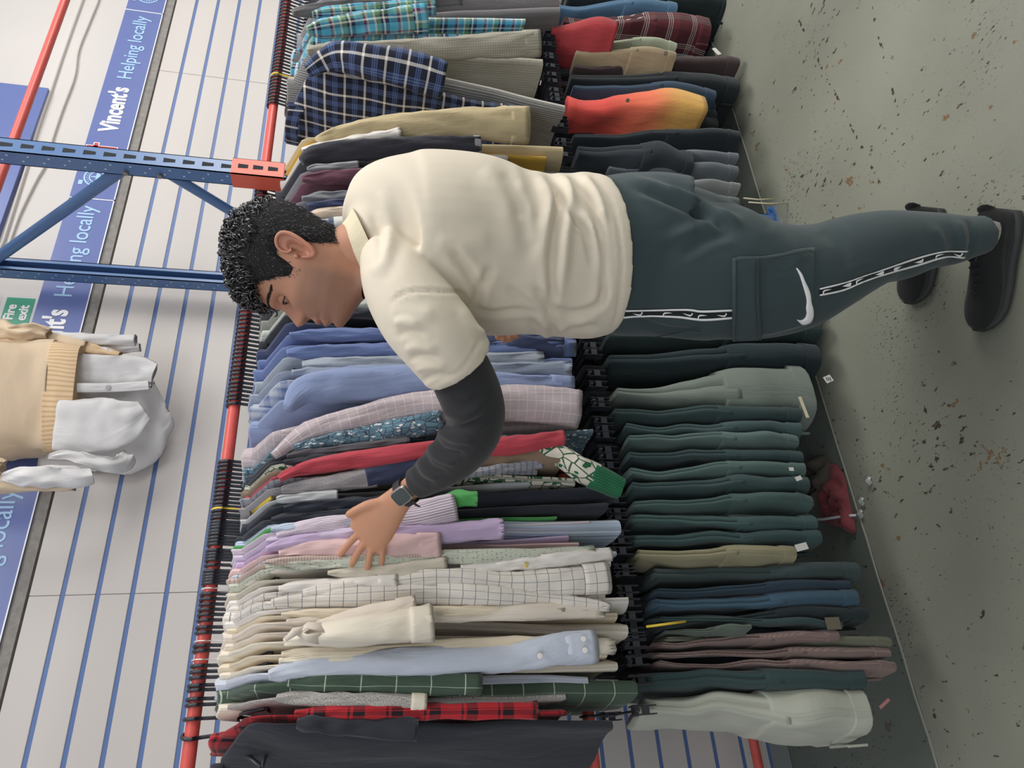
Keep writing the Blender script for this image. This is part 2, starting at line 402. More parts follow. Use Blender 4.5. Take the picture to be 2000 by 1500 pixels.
# orange saddle on the front post
b = MB(); x = PX; b.box(x-.034, x+.034, PY1-.034, PY1-.0285, 1.755, 1.915, .002); b.box(x-.034, x-.0285, PY1-.034, PY1+.03, 1.755, 1.915, .002); b.box(x+.0285, x+.034, PY1-.034, PY1+.03, 1.755, 1.915, .002)
br = tag(b.build('rail_bracket', ro), 'orange steel bracket clamped round the front blue post', 'bracket')
for k in (0, 1, 2):
    s = MB(); z = 1.775+.045*k; s.add([(x-.007, PY1-.0347, z), (x+.007, PY1-.0347, z), (x+.009, PY1-.0347, z+.03), (x-.009, PY1-.0347, z+.03)], [(0, 1, 2, 3)]); s.build('slot', dk, br)
YR = 1.845; ZR = CAM.z+ (PY(366, 1500, YR).z-CAM.z)
def rail(name, y, z, r, lab, x0=-1.12, x1=4.5, m=None):
    b = MB(); b.tube([(x0, y, z), (x1, y, z)], r, 20); o = b.build(name, m or rr_, None); autosmooth(o); return tag(o, lab, 'rail')
rail('clothes_rail', YR, ZR, .0155, 'long red tubular clothes rail carrying the shirts')
ZL = PY(1160, 1500, YR).z
rail('clothes_rail', YR, ZL, .0155, 'red tubular lower rail carrying the trousers')
rail('rack_tube', 1.90, PY(75, 143, 1.90).z, .0145, 'red tube crossing the wall high above the shirts')
rail('rack_tube', 2.34, PY(1478, 1480, 2.34).z, .0155, 'red tube low along the wall beneath the trousers')
# ================================================================ CLOTHES ON THE RAILS
rnd = random.Random(11)
def rail_x(y): return PY(366+(1500-y)*.1315, y, YR).x
black_pl = plain('black_plastic', srgb(52, 54, 62), .35, noise_amt=.05, spec=.5); wire_m = plain('white_wire', srgb(225, 225, 225), .35, .3, noise_amt=0)
yel_m = plain('yellow_plastic', srgb(232, 200, 70), .4, noise_amt=.02)
def hook_pts(zr, dz, yr=None):
    yr = YR if yr is None else yr; r = .0205
    pts = [(0, yr, zr-dz), (0, yr-.004, zr-dz+.02), (0, yr-.017, zr-.012)]
    for a in range(200, -30, -23): pts.append((0, yr+r*math.cos(math.radians(a)), zr+r*math.sin(math.radians(a))))
    return [tuple(p) for p in cr(pts, 22)]
def make_hanger(m, rad):
    """shirt hanger at X=0 on the upper rail; root mesh is the shoulder bar"""
    b = MB(); zn = ZR-.085
    for sgn in (-1, 1):
        b.tube([(0, YR, zn), (0, YR+sgn*.03, zn-.006), (0, YR+sgn*.12, zn-.042), (0, YR+sgn*.195, zn-.085)], [(rad, rad*1.4)]*4, 6)
    b.tube([(0, YR-.195, zn-.088), (0, YR+.195, zn-.088)], rad, 6)
    o = b.build('clothes_hanger', m, None, True); h = MB(); h.tube(hook_pts(ZR, .085), (rad*.9, rad*1.1), 6); h.build('hook', m, o, True)
    if rad > .003: h = MB(); h.box(-.005, .005, YR-.013, YR+.013, zn-.004, zn+.014, .002); h.build('neck_block', m, o)
    return o
def make_clip_hanger(m):
    b = MB(); zn = ZL-.075; r = .003
    b.tube([(0, YR-.15, zn), (0, YR+.13, zn)], (r, r*1.5), 6)
    o = b.build('clip_hanger', m, None, True); h = MB(); h.tube(hook_pts(ZL, .075), (r*.9, r*1.1), 6); h.build('hook', m, o, True)
    for yy in (-.13, .11):
        c = MB(); y0 = YR+yy
        for xx in (-.010, .008): c.box(xx, xx+.003, y0-.015, y0+.015, zn-.05, zn+.012, .0012)
        for q in (-.0215,): c.box(-.010, .011, y0-.015, y0-.011, zn-.03, zn-.012)
        c.box(-.012, .013, y0-.012, y0+.012, zn-.004, zn+.006, .001); c.build('clip', m, o)
    return o
H = {'b': (make_hanger(black_pl, .0040), 'black plastic hanger hooked over the upper red rail', 'black hangers on the upper rail'),
     'w': (make_hanger(wire_m, .0014), 'thin white wire hanger among the black hangers near the cream shirts', 'white wire hangers on the upper rail'),
     'y': (make_hanger(yel_m, .0036), 'yellow plastic hanger on the upper rail', 'yellow hangers on the upper rail'),
     'c': (make_clip_hanger(black_pl), 'black clip hanger holding trousers on the lower red rail', 'black clip hangers on the lower rail')}
HN = {k: 0 for k in H}
def put_hanger(kind, x, yaw=0, label=None):
    root, lab, grp = H[kind]
    if kind == 'b' and not label:
        z = 'left of the green top' if x < .36 else 'between the green top and bare rail' if x < rail_x(880) else 'between the bare rail and the man\'s face' if x < rail_x(600) else 'behind the man\'s hair' if x < rail_x(420) else 'beside the orange bracket' if x < rail_x(330) else 'at the far right end of the rail'
        lab = 'black hanger on the upper rail, '+z; grp = 'black hangers '+z
    if kind == 'c':
        z = 'left of the khaki chinos' if x < X_at(1270, 1085, YF) else 'over the dark slate trousers' if x < X_at(1230, 680, YF) else 'behind the man' if x < X_at(1230, 350, YF) else 'around the coral shorts'
        lab = 'black clip hanger, '+z; grp = 'clip hangers '+z
    o = root if HN[kind] == 0 else copy_tree(root)
    HN[kind] += 1
    ry = -1 if kind == 'c' else 1
    o.matrix_world = Matrix.Translation((x, YR, 0)) @ Matrix.Rotation(yaw, 4, 'Z') @ Matrix.Translation((0, -YR, 0))
    tag(o, label or lab, 'hanger', grp if not label else None)
    return o
YF = 1.585; YC = 1.84; HW = .235
def slab(name, mat, parent, X0, X1, zc, zh, t, yaw=0, seed=0, hw=HW, hwb=None, drop=.075, tail=0, M=26, fold=1.0, ysh=0, neck=.075, uvo=0):
    """hanging torso: closed thin sheet pair, shoulders at the top, open hem"""
    hwb = hwb or hw*.93; N = 44; vs = []; fs = []; uv = []; R = random.Random(seed)
    ph = [R.uniform(0, 6.28) for _ in range(6)]; fr = [R.uniform(7, 13), R.uniform(15, 24), R.uniform(28, 40)]
    lean = R.uniform(-.01, .01)
    for i in range(M+1):
        r = i/M
        for j in range(N):
            a = 2*PI*j/N; cy = math.cos(a); sy = math.sin(a)
            h = lerp(hw, hwb, sst(.05, .4, r))
            ye = math.copysign(abs(cy)**.8, cy)*h; side = math.copysign(min(1, abs(sy)**.55), sy)
            ztop = zc-max(0, abs(ye)-neck)*drop/(HW-neck)-.012*sst(0, neck, neck-abs(ye))
            if abs(ye) > hw*.93: ztop -= .015*(abs(ye)-hw*.93)/(hw*.07)
            zb = zh+tail*(abs(ye)/h)**2+.006*math.sin(ye*18+ph[0])
            z = lerp(ztop, zb, r)
            tk = t*.5*min(1, .3+r*6)*(1+.25*math.sin(ye*fr[0]+ph[1])*r)
            wv = fold*((.006*math.sin(ye*fr[1]+ph[2]+r*2)+.003*math.sin(ye*fr[2]+ph[3]-r*3))*sst(.03, .5, r)+.005*noise.noise((ye*6, z*5, seed))+.003*noise.noise((ye*20, z*9, seed)))
            xc = lerp(X0, X1, r)+(ye)*yaw+wv+lean*r
            vs.append(V(xc+side*tk, YC+ysh+ye, z)); uv.append(((hw-ye)*(1 if sy >= 0 else -1)+ph[4], z))
    for i in range(M):
        for j in range(N):
            q = (j+1) % N; fs.append((i*N+j, (i+1)*N+j, (i+1)*N+q, i*N+q))
    # close the shoulders: join the two sheets across the top
    for j in range(1, N//2):
        k1, k2 = j, N-j; n1, n2 = j+1, N-j-1
        if n1 <= n2: fs.append((k1, n1, n2 % N, k2 % N) if n1 != n2 else (k1, n1, k2 % N))
    return mesh(name, vs, fs, mat, parent, True, uv)
def sleeve_from(name, mat, parent, st, seed=0, n=22, ns=30, wr=1.0, openend=True):
    """st: stations (x_px, y_px, Yplane, half_px, half_depth_m)"""
    R = random.Random(seed+5); ph = R.uniform(0, 6); S = cr(st, ns); pts = [PY(s[0], s[1], s[2]) for s in S]
    vs = []; fs = []; uv = []; L = 0
    for i, p in enumerate(pts):
        t = (pts[min(i+1, ns-1)]-pts[max(i-1, 0)]).normalized(); L += (p-pts[i-1]).length if i else 0
        dq = proj(p)[2]; vd = (p-CAM).normalized(); a = t.cross(vd).normalized(); b = a.cross(t).normalized()
        ra = S[i][3]*dq/FPX; rb_ = S[i][4]
        for j in range(n):
            th = 2*PI*j/n; c, s_ = math.cos(th), math.sin(th)
            k = 1+wr*(.06*math.sin(5*th+ph+L*22)+.05*noise.noise((c*2+seed, s_*2, L*14)))
            cr_ = wr*(.0045*noise.noise((L*26+seed, c*1.6, s_*1.6))+.0022*math.sin(L*70+c*3+ph)*noise.noise((L*9, seed, 0))*2)
            vs.append(p+a*(ra*c*k+cr_*c)+b*(rb_*math.copysign(abs(s_)**.8, s_)*k+cr_*1.6)+b*wr*.004*math.sin(L*23+ph)); uv.append((th/6.28*.24+seed*.013, -L+p.z+L))
    for i in range(ns-1):
        for j in range(n): fs.append((i*n+j, (i+1)*n+j, (i+1)*n+(j+1) % n, i*n+(j+1) % n))
    fs.append(tuple(range(n)))
    # turned-in end so the opening reads as a hem
    k = len(vs); p = pts[-1]; t = (pts[-1]-pts[-2]).normalized()
    for j in range(n): q = vs[(ns-1)*n+j]; vs.append(p+(q-p)*.86-t*.012); uv.append(uv[(ns-1)*n+j])
    for j in range(n): fs.append(((ns-1)*n+j, k+j, k+(j+1) % n, (ns-1)*n+(j+1) % n))
    fs.append(tuple(k+j for j in range(n-1, -1, -1)))
    return mesh(name, vs, fs, mat, parent, True, uv)
def cuff_ring(name, mat, parent, st, w=.05, grow=1.05):
    """band of doubled cloth round the last few centimetres of a sleeve"""
    s = [list(q) for q in st[-2:]]; A = PY(*st[-1][:3]); B = PY(*st[-2][:3]); L = (A-B).length; f = min(.9, w/L)
    a = [lerp(s[1][k], s[0][k], f) for k in range(5)]; bq = list(s[1])
    m = [lerp(a[k], bq[k], .5) for k in range(5)]
    for q in (a, m, bq): q[3] *= grow; q[4] *= grow
    t = [lerp(a[k], bq[k], 1.04) for k in range(5)]
    return sleeve_from(name, mat, parent, [a, m, t], ns=5, wr=.3)
def collar(mat, parent, X, t, zc, yaw=0, h=.042, seed=0, kind='shirt'):
    """folded collar standing proud of the neckline"""
    n = 26; vs = []; fs = []; uv = []
    ex = max(.010, t*.42); ey = .078
    prof = [(0, .0, 0), (.0, h*.55, -.001), (.003, h*.62, .002), (.007, h*.5, .006), (.012, h*-.35, .011)] if kind == 'shirt' else [(0, -.012, .0), (0, .008, .001), (.004, .010, .003), (.006, -.014, .005)]
    for i in range(n+1):
        a = -PI*.5+2*PI*i/n; c, s_ = math.cos(a), math.sin(a)
        for k, (g, dz, gg) in enumerate(prof):
            dip = .018*(1-s_)*.5 if kind == 'shirt' else .006
            tip = (.03*max(0, -s_)**6 if (kind == 'shirt' and k == len(prof)-1) else 0)
            vs.append(V(X+(ex+g)*c+s_*ey*yaw, YC+(ey+g)*s_-0, zc+dz-dip-tip+.003*math.sin(3*a+seed))); uv.append((a*.08, dz+seed*.1))
    m = len(prof)
    for i in range(n):
        for k in range(m-1): fs.append((i*m+k, (i+1)*m+k, (i+1)*m+k+1, i*m+k+1))
    return mesh('collar', vs, fs, mat, parent, True, uv)
def button(mat, parent, p, r=.0055):
    b = MB(); d = (CAM-p).normalized(); b.tube([p-d*.002, p+d*.0015, p+d*.0022], [r, r, r*.7], 10); return b.build('button', mat, parent)
def X_at(x, y, Y): return PY(x, y, Y).x
NG = 0; HX = []
def top(label, cat, mat, s, h, t, sl=None, zt=None, yaw=0, col='shirt', colmat=None, slmat=None, cuff=False, hang='b', tail=0, hw=HW, fold=1, drop=.075, group=None, hlab=None, name=None, cuffmat=None, ysh=0, back=True, zc=None):
    """s, h: pixel of the front shoulder and of the front of the hem; t: thickness px; sl: sleeve stations"""
    global NG; NG += 1
    ps = PY(s[0], s[1], YF+ysh); ph_ = PY(h[0], h[1], YF+ysh); d = proj(ps)[2]
    tm = t*d/FPX*1.25
    zc = zc or ZR-.072+((NG*37) % 11-5)*.0012
    Xc = ps.x+HW*yaw; Xh = ph_.x+HW*yaw
    nm = name or cat.replace(' ', '_')
    o = slab(nm, mat, None, Xc, Xh, zc, ph_.z, tm, yaw, NG*3, hw, None, drop, tail, fold=fold, ysh=ysh*.5)
    tag(o, label, cat, group)
    if col: collar(colmat or mat, o, Xc, tm, zc+.006, yaw, .046 if col == 'shirt' else .03, NG, col)
    if sl:
        full = []
        for q in sl:
            if len(q) == 3: q = (q[0], q[1], YF-.028+ysh, q[2], max(.012, q[2]*.00075))
            full.append(q)
        sleeve_from('sleeve', slmat or mat, o, full, NG)
        if cuff: cuff_ring('cuff', cuffmat or slmat or mat, o, full, .055 if cuff is True else cuff)
    if back:                      # the far sleeve, by the wall
        z0 = zc-drop; L = .50 if (sl and abs(sl[-1][0]-sl[0][0]) > 330) else .2
        b = MB(); x = Xc+HW*yaw; b.tube([(x, YC+.2, z0+.01), (x, YC+.245, z0-.03), (x+.002, YC+.25, z0-L*.5), (x, YC+.245, z0-L)], [(.02, max(.008, tm*.4)), (.05, max(.012, tm*.5)), (.045, max(.012, tm*.5)), (.038, max(.012, tm*.5))], 10)
        b.build('sleeve', slmat or mat, o, True)
    HX.append((Xc, hang, yaw, hlab))
    return o
C = srgb
def sl_down(x0, y0, x1, y1, w0, w1=None, mid=None, k=0):
    w1 = w1 or w0; m = [(lerp(x0, x1, f), lerp(y0, y1, f)+k*math.sin(f*3.1), lerp(w0, w1, f)) for f in (.12, .35, .62, 1)]
    return [(x0, y0, w0*.45)]+m
btn = plain('button_pearl', srgb(216, 212, 205), .3, noise_amt=0); gold = plain('button_gold', srgb(205, 188, 120), .3, .6, noise_amt=0)
cream = fabric('cream_cotton', C(232, 222, 204)); cream2 = fabric('ivory_knit', C(226, 212, 188)); white = fabric('white_cotton', C(232, 226, 220)); offw = fabric('warm_white', C(224, 212, 198))
# -------- from the left end of the upper rail towards the man
blk = fabric('black_jersey', C(52, 54, 62)); 
t1 = top('black short-sleeved tee at the left end of the upper rail, on a turned hanger', 't-shirt', blk, (588, 1409), (1200, 1400), 20, sl_down(580, 1412, 815, 1425, 16, 22), yaw=-.40, col='crew', hw=.25, name='tee_shirt', hang=None, fold=2.2)
fl = fabric('red_black_check', C(190, 48, 56), 'plaid', [(0, C(186, 44, 52)), (.5, C(34, 28, 34)), (.8, C(186, 44, 52)), (.88, C(34, 28, 34)), (.94, C(186, 44, 52))], .075)
top('red and black checked flannel shirt tucked behind the black tee', 'shirt', fl, (590, 1392), (1120, 1388), 16, sl_down(575, 1393, 1050, 1387, 12, 16), hang='b', yaw=-.16)
ml = fabric('grey_marl_knit', C(196, 190, 182), 'marl', [C(122, 120, 124)])
top('grey and white marled jumper with a cream neckband, short sleeve ending in a cream band', 'jumper', ml, (560, 1362), (1110, 1358), 22, sl_down(540, 1362, 832, 1372, 12, 16), col='shirt', colmat=cream, cuff=.03, cuffmat=cream)
gp = fabric('green_plaid', C(72, 90, 76), 'grid', [C(172, 182, 166), .035], .055, .07)
top('dark green shirt with fine white check lines, between pale blue shirt and marled jumper', 'shirt', gp, (580, 1334), (1238, 1352), 40, sl_down(560, 1334, 940, 1337, 14, 20), tail=-.02)
pb = fabric('pale_blue_cotton', C(200, 206, 220))
o = top('pale blue shirt with a two-button cuff, leftmost of the light shirts', 'shirt', pb, (545, 1314), (1165, 1342), 34, [(525, 1318, 9), (560, 1311, 16), (700, 1297, 24), (860, 1290, 27), (1000, 1285, 27), (1085, 1268, 29), (1160, 1262, 31)], cuff=.07, cuffmat=pb)
for q in ((1140, 1248), (1143, 1270), (1055, 1281)): button(btn, o, PY(q[0], q[1], YF-.060), .006)
top('cream shirt with a low crumpled hem beside the pale blue shirt', 'shirt', cream, (560, 1293), (1215, 1290), 20, sl_down(545, 1291, 1200, 1262, 10, 14))
top('ivory jumper, first to the right of the cream shirt by the pale blue one', 'jumper', cream2, (565, 1277), (1195, 1270), 20, sl_down(550, 1277, 1120, 1252, 11, 14), col='shirt', colmat=cream2)
o = top('cream cotton shirt whose wide sleeve is pulled forward, cuff at the lower left', 'shirt', cream, (575, 1250), (1200, 1255), 24, [(560, 1252, YF-.02, 10, .02), (620, 1240, YF-.05, 20, .03), (700, 1232, YF-.08, 28, .035), (780, 1223, YF-.09, 31, .035), (845, 1216, YF-.095, 33, .03)], cuff=.045)
o = top('cream blouse with a knotted shoulder tie and a second pulled-forward sleeve', 'blouse', offw, (580, 1232), (1190, 1238), 20, [(600, 1222, YF-.01, 10, .02), (690, 1208, YF-.045, 18, .025), (760, 1196, YF-.055, 22, .03), (812, 1188, YF-.06, 24, .03)], cuff=.04)
b = MB(); kp = PY(580, 1236, YF-.075)
b.tube([kp+V(-.012, 0, .02), kp+V(.0, -.012, .004), kp+V(.010, -.003, -.018)], [.004, .009, .004], 8); b.tube([kp, kp+V(.012, -.01, -.02), kp+V(.006, -.008, -.06)], [(.006, .003), (.012, .004), (.018, .002)], 8); b.tube([kp, kp+V(-.012, -.01, -.02), kp+V(-.014, -.008, -.045)], [(.006, .003), (.010, .004), (.015, .002)], 8); b.build('shoulder_tie', offw, o, True)
top('white shirt with a long rounded tail under the cream sleeves', 'shirt', offw, (585, 1214), (1258, 1215), 30, sl_down(560, 1214, 1180, 1190, 11, 17), tail=.03)
top('ivory shirt just left of the windowpane check', 'shirt', cream2, (570, 1200), (1215, 1196), 18, sl_down(550, 1200, 1100, 1190, 9, 11))
top('off-white shirt with the lowest square tail, beneath the windowpane check', 'shirt', white, (580, 1186), (1250, 1168), 26, None, tail=.02)
wp = fabric('windowpane_check', C(226, 219, 210), 'grid', [C(118, 120, 128), .05], .028)
top('white shirt with a grey windowpane check and long cuffed sleeve', 'shirt', wp, (600, 1172), (1190, 1160), 44, [(530, 1178, 8), (590, 1170, 16), (720, 1166, 21), (860, 1160, 22), (1000, 1168, 20), (1110, 1178, 15), (1190, 1186, 9)])
top('second white windowpane check shirt hanging behind the first', 'shirt', wp, (640, 1152), (1180, 1128), 30, [(590, 1160, 8), (700, 1145, 15), (860, 1128, 18), (1000, 1140, 22), (1100, 1136, 26), (1185, 1128, 30)], cuff=.06)
top('plain white short-sleeved shirt lying against the windowpane checks', 'shirt', white, (560, 1142), (1180, 1118), 16, sl_down(545, 1150, 775, 1134, 10, 13), cuff=.04)
lg = fabric('beige_cotton', C(206, 198, 182))
top('beige shirt with a wide folded sleeve below the man\'s fingertips', 'shirt', lg, (560, 1128), (1195, 1104), 16, sl_down(640, 1120, 872, 1103, 9, 19, k=4))
o = top('white shirt with one gold button near its hem', 'shirt', white, (700, 1105), (1200, 1092), 22, [(900, 1114, YF-.02, 10, .01), (1000, 1103, YF-.03, 13, .014), (1100, 1092, YF-.03, 15, .014), (1195, 1083, YF-.03, 13, .012)]); button(gold, o, PY(1027, 1104, YF-.052), .006)
dt = fabric('green_dotted', C(198, 202, 186), 'dots', [C(120, 128, 128)], .011)
top('pale green shirt with small grey dots', 'shirt', dt, (545, 1108), (1160, 1078), 24, sl_down(520, 1106, 1160, 1082, 11, 15, k=-4))
pc = fabric('pink_beige_gingham', C(212, 192, 180), 'grid', [C(168, 146, 140), .3], .006)
top('pink-beige fine gingham shirt next to the dotted one', 'shirt', pc, (540, 1096), (1172, 1060), 18, sl_down(520, 1098, 860, 1082, 9, 10))
bg2 = fabric('blue_white_grid', C(206, 212, 214), 'grid', [C(126, 142, 160), .16], .012)
top('white shirt with a blue mini grid whose hem shows past the dotted shirt', 'shirt', bg2, (560, 1088), (1210, 1072), 14, None)
pk = fabric('pink_cotton', C(226, 192, 192))
top('plain pink shirt with a loose half sleeve under the man\'s hand', 'shirt', pk, (590, 1076), (1135, 1052), 14, [(545, 1082, 6), (600, 1072, 16), (680, 1070, 22), (780, 1072, 28), (858, 1066, 26)], cuff=.05)
lv = fabric('lilac_cotton', C(196, 174, 208))
top('plain lilac shirt lying over the pink one', 'shirt', lv, (570, 1062), (1120, 1036), 16, [(520, 1072, 6), (580, 1058, 14), (700, 1048, 17), (850, 1042, 20), (982, 1032, 20)])
lv2 = fabric('pale_lilac_cotton', C(206, 190, 214))
top('paler lilac shirt just right of the plain lilac one', 'shirt', lv2, (560, 1048), (1118, 1024), 14, sl_down(520, 1056, 700, 1040, 8, 10))
ls = fabric('lilac_stripe', C(222, 210, 220), 'stripe', [(0, C(226, 216, 224)), (.6, C(160, 138, 160))], .0065)
top('white shirt with fine lilac stripes, its short sleeve behind the watch', 'shirt', ls, (600, 1034), (1162, 1016), 14, [(540, 1046, 6), (600, 1030, 15), (700, 1020, 22), (800, 1010, 30), (888, 990, 30)])
bs = fabric('blue_stripe', C(170, 186, 208), 'stripe', [(0, C(176, 190, 210)), (.55, C(112, 132, 168)), (.75, C(206, 214, 222))], .018)
top('blue shirt with darker stripes and a flared hem', 'shirt', bs, (590, 1022), (1204, 1020), 40, sl_down(530, 1034, 800, 1012, 8, 8), tail=-.02)
gr = fabric('bright_green_knit', C(86, 168, 92))
o = top('bright green top whose collar pokes out beside the black ones', 'top', gr, (560, 1026), (1100, 1000), 12, [(840, 984, YF+.0, 8, .01), (870, 978, YF-.02, 12, .016), (900, 974, YF-.03, 15, .02), (932, 975, YF-.032, 13, .018)], colmat=gr, name='green_top')
for nm, s, h, t, lab in (('a', (565, 1008), (1195, 984), 22, 'black jumper right of the bright green collar'), ('b', (590, 985), (1222, 945), 34, 'long navy-black jumper under the man\'s forearm')):
    top(lab, 'jumper', fabric('black_wool_'+nm, C(50, 52, 62) if nm == 'a' else C(44, 48, 60)), s, h, t, sl_down(s[0]-35, s[1]+8, s[0]+180, s[1]-8, 10, 12), col='crew')
gm = fabric('grey_melange', C(160, 156, 158), 'marl', [C(134, 130, 134)])
gm2 = fabric('light_grey_knit', C(186, 188, 190))
top('light grey jumper with a white folded label strip', 'jumper', gm2, (560, 972), (1040, 925), 12, sl_down(540, 976, 660, 966, 8, 11), col='crew')
nb = fabric('grey_navy_block', C(160, 154, 154), 'block', [C(160, 154, 154)], 9)
navyk = fabric('navy_knit', C(58, 66, 92))
o = top('grey melange jumper with navy lower sleeve', 'jumper', gm, (575, 948), (1050, 905), 16, sl_down(550, 957, 735, 930, 11, 22), col='crew')
sleeve_from('lower_sleeve', navyk, o, [(715, 932, YF-.03, 20, .016), (760, 922, YF-.03, 24, .018), (830, 910, YF-.03, 26, .018), (900, 905, YF-.03, 20, .016)], 77)
gw = fabric('grey_plaid_soft', C(158, 158, 166), 'grid', [C(120, 122, 134), .3], .016)
top('soft grey checked shirt peeping out beside the brown jumper', 'shirt', gw, (700, 930), (1060, 905), 12, sl_down(860, 930, 1060, 905, 8, 10))
br_m = fabric('brown_knit', C(132, 112, 94))
top('brown knitted jumper between the red and the black ones', 'jumper', br_m, (620, 915), (1098, 892), 26, sl_down(860, 905, 1095, 892, 14, 20), col='crew')
rd = fabric('red_knit', C(186, 72, 84))
top('bright red jumper left of the printed blue shirt', 'jumper', rd, (580, 918), (1100, 860), 16, ysh=-.018, sl=[(545, 934, 7), (590, 915, 13), (700, 898, 18), (850, 880, 20), (980, 872, 18), (1060, 862, 18), (1102, 859, 20)], col='crew')
ch = fabric('festive_knit', C(214, 208, 194), 'print', [C(44, 98, 70), C(60, 92, 70)], .026)
gk = fabric('green_rib', C(44, 112, 76), 'stripe', [(0, C(44, 112, 76)), (.5, C(34, 88, 62))], .008)
o = top('dark green festive jumper with white patterned hem hanging past the red one', 'jumper', ch, (600, 900), (1130, 925), 20, [(1000, 880, YF-.02, 16, .02), (1090, 890, YF-.03, 20, .024), (1130, 912, YF-.035, 24, .024), (1165, 930, YF-.035, 25, .024)], col='crew')
sleeve_from('ribbed_cuff', gk, o, [(1155, 928, YF-.035, 25, .024), (1185, 941, YF-.035, 24, .022), (1215, 954, YF-.035, 21, .02)], 81)
top('black jumper right of the red one', 'jumper', blk, (590, 896), (1095, 845), 18, sl_down(555, 903, 1000, 865, 9, 14), col='crew')
dg = fabric('charcoal_jersey', C(86, 84, 90)); top('charcoal tee between black jumper and printed shirt', 't-shirt', dg, (590, 880), (1100, 835), 12, sl_down(560, 890, 800, 862, 8, 10), col='crew', name='tee_shirt')
pr = fabric('blue_doodle_print', C(100, 132, 148), 'print', [C(206, 208, 208), C(62, 70, 90)], .017)
top('blue short-sleeved shirt printed all over with small white doodles', 'shirt', pr, (600, 868), (1170, 822), 20, [(575, 874, 6), (620, 864, 12), (700, 851, 17), (780, 838, 21), (862, 822, 22)])
pc2 = fabric('pinkish_check', C(190, 176, 180), 'grid', [C(212, 202, 203), .06], .022)
top('greyish-pink checked shirt right of the printed one, hem past the man\'s elbow', 'shirt', pc2, (600, 838), (1132, 802), 56, [(505, 905, YF+.10, 6, .01), (545, 880, YF+.05, 13, .02), (600, 843, YF-.01, 20, .024), (700, 815, 24), (800, 795, 32), (920, 790, 34), (1040, 790, 36), (1130, 795, 38)] if False else [(535, 890, 8), (600, 845, 20), (700, 818, 24), (800, 798, 30), (920, 790, 34), (1040, 790, 36), (1130, 797, 38)])
cb = fabric('cornflower_cotton', C(138, 152, 188)); cb2 = fabric('blue_cotton', C(104, 120, 166)); gbl = fabric('grey_blue_oxford', C(160, 168, 180)); gbl2 = fabric('slate_oxford', C(146, 156, 176))
bw = fabric('blue_white_check', C(180, 188, 204), 'plaid', [(0, C(206, 210, 216)), (.45, C(116, 132, 172)), (.8, C(170, 182, 204))], .05)
top('cornflower blue shirt with open collar, first right of the bare rail', 'shirt', cb, (590, 775), (1118, 770), 36, [(560, 798, 10), (600, 760, 28), (700, 752, 36), (820, 748, 32), (1000, 750, 20), (1118, 752, 18)], cuff=.06)
top('blue and white blurred check shirt right of the cornflower one', 'shirt', bw, (600, 736), (1060, 735), 16, sl_down(575, 748, 900, 728, 9, 14))
top('grey-blue oxford shirt with rolled shoulder seam', 'shirt', gbl2, (600, 716), (1116, 728), 18, sl_down(570, 728, 1115, 722, 12, 17))
top('light grey oxford shirt nearer to the man', 'shirt', gbl, (630, 692), (1062, 704), 20, sl_down(590, 712, 1060, 702, 12, 16))
top('deep blue shirt under the man\'s chin', 'shirt', cb2, (590, 668), (1124, 690), 30, sl_down(560, 690, 1125, 680, 16, 17))
top('second deep blue shirt behind the man\'s arm', 'shirt', cb2, (590, 645), (1124, 655), 22, sl_down(565, 655, 1100, 650, 12, 15))
dn = fabric('navy_cotton', C(60, 68, 98))
top('navy shirt seen below the man\'s sleeve', 'shirt', dn, (600, 626), (1126, 672), 30, [(780, 650, 12), (900, 665, 20), (1000, 675, 22), (1100, 680, 20)])
top('black knit behind the man\'s chin', 'jumper', blk, (650, 608), (1100, 630), 16, sl_down(560, 612, 900, 612, 9, 10), col='crew')
top('pale grey-green shirt between the man\'s chin and collar', 'shirt', fabric('pale_sage', C(186, 190, 184)), (680, 590), (1100, 610), 20, sl_down(600, 596, 950, 592, 10, 14))
top('olive grey shirt behind the man\'s neck', 'shirt', fabric('olive_grey', C(140, 142, 134)), (680, 570), (1100, 580), 16, sl_down(600, 574, 950, 572, 10, 12))
top('grey cardigan hidden behind the man\'s head', 'cardigan', dg, (640, 530), (1100, 540), 20, None); top('blue-grey shirt hidden behind the man\'s torso', 'shirt', gbl2, (640, 480), (1100, 500), 20, None)
# -------- right of the man's head
top('white and navy banded shirt at the back of the man\'s neck', 'shirt', fabric('white_navy_band', C(214, 214, 210), 'hstripe', [(0, C(214, 214, 210)), (.6, C(70, 82, 112)), (.8, C(150, 156, 170))], .07), (620, 436), (1100, 440), 16, sl_down(610, 436, 900, 436, 10, 12))
top('peach shirt just behind the man\'s back', 'shirt', fabric('peach_cotton', C(216, 196, 178)), (620, 415), (1100, 418), 16, sl_down(600, 420, 900, 395, 9, 16))
top('navy shirt between the peach and the grey one', 'shirt', dn, (610, 398), (1100, 400), 12, sl_down(600, 402, 900, 384, 8, 9))
top('mid grey sweatshirt right of the man\'s hair', 'sweatshirt', fabric('mid_grey', C(124, 126, 132)), (600, 382), (1100, 384), 18, sl_down(590, 388, 900, 366, 9, 12), col='crew')
top('maroon sweatshirt over the man\'s shoulder', 'sweatshirt', fabric('maroon_jersey', C(108, 70, 84)), (600, 345), (1100, 350), 24, sl_down(590, 350, 900, 330, 12, 18), col='crew')
top('grey tee peeping between maroon and black', 't-shirt', fabric('mid_grey2', C(146, 146, 150)), (610, 326), (1100, 332), 10, sl_down(600, 330, 700, 322, 7, 8), col='crew', name='tee_shirt')
bk2 = fabric('black_sweat', C(58, 58, 66)); tip = fabric('band_grey', C(150, 146, 150))
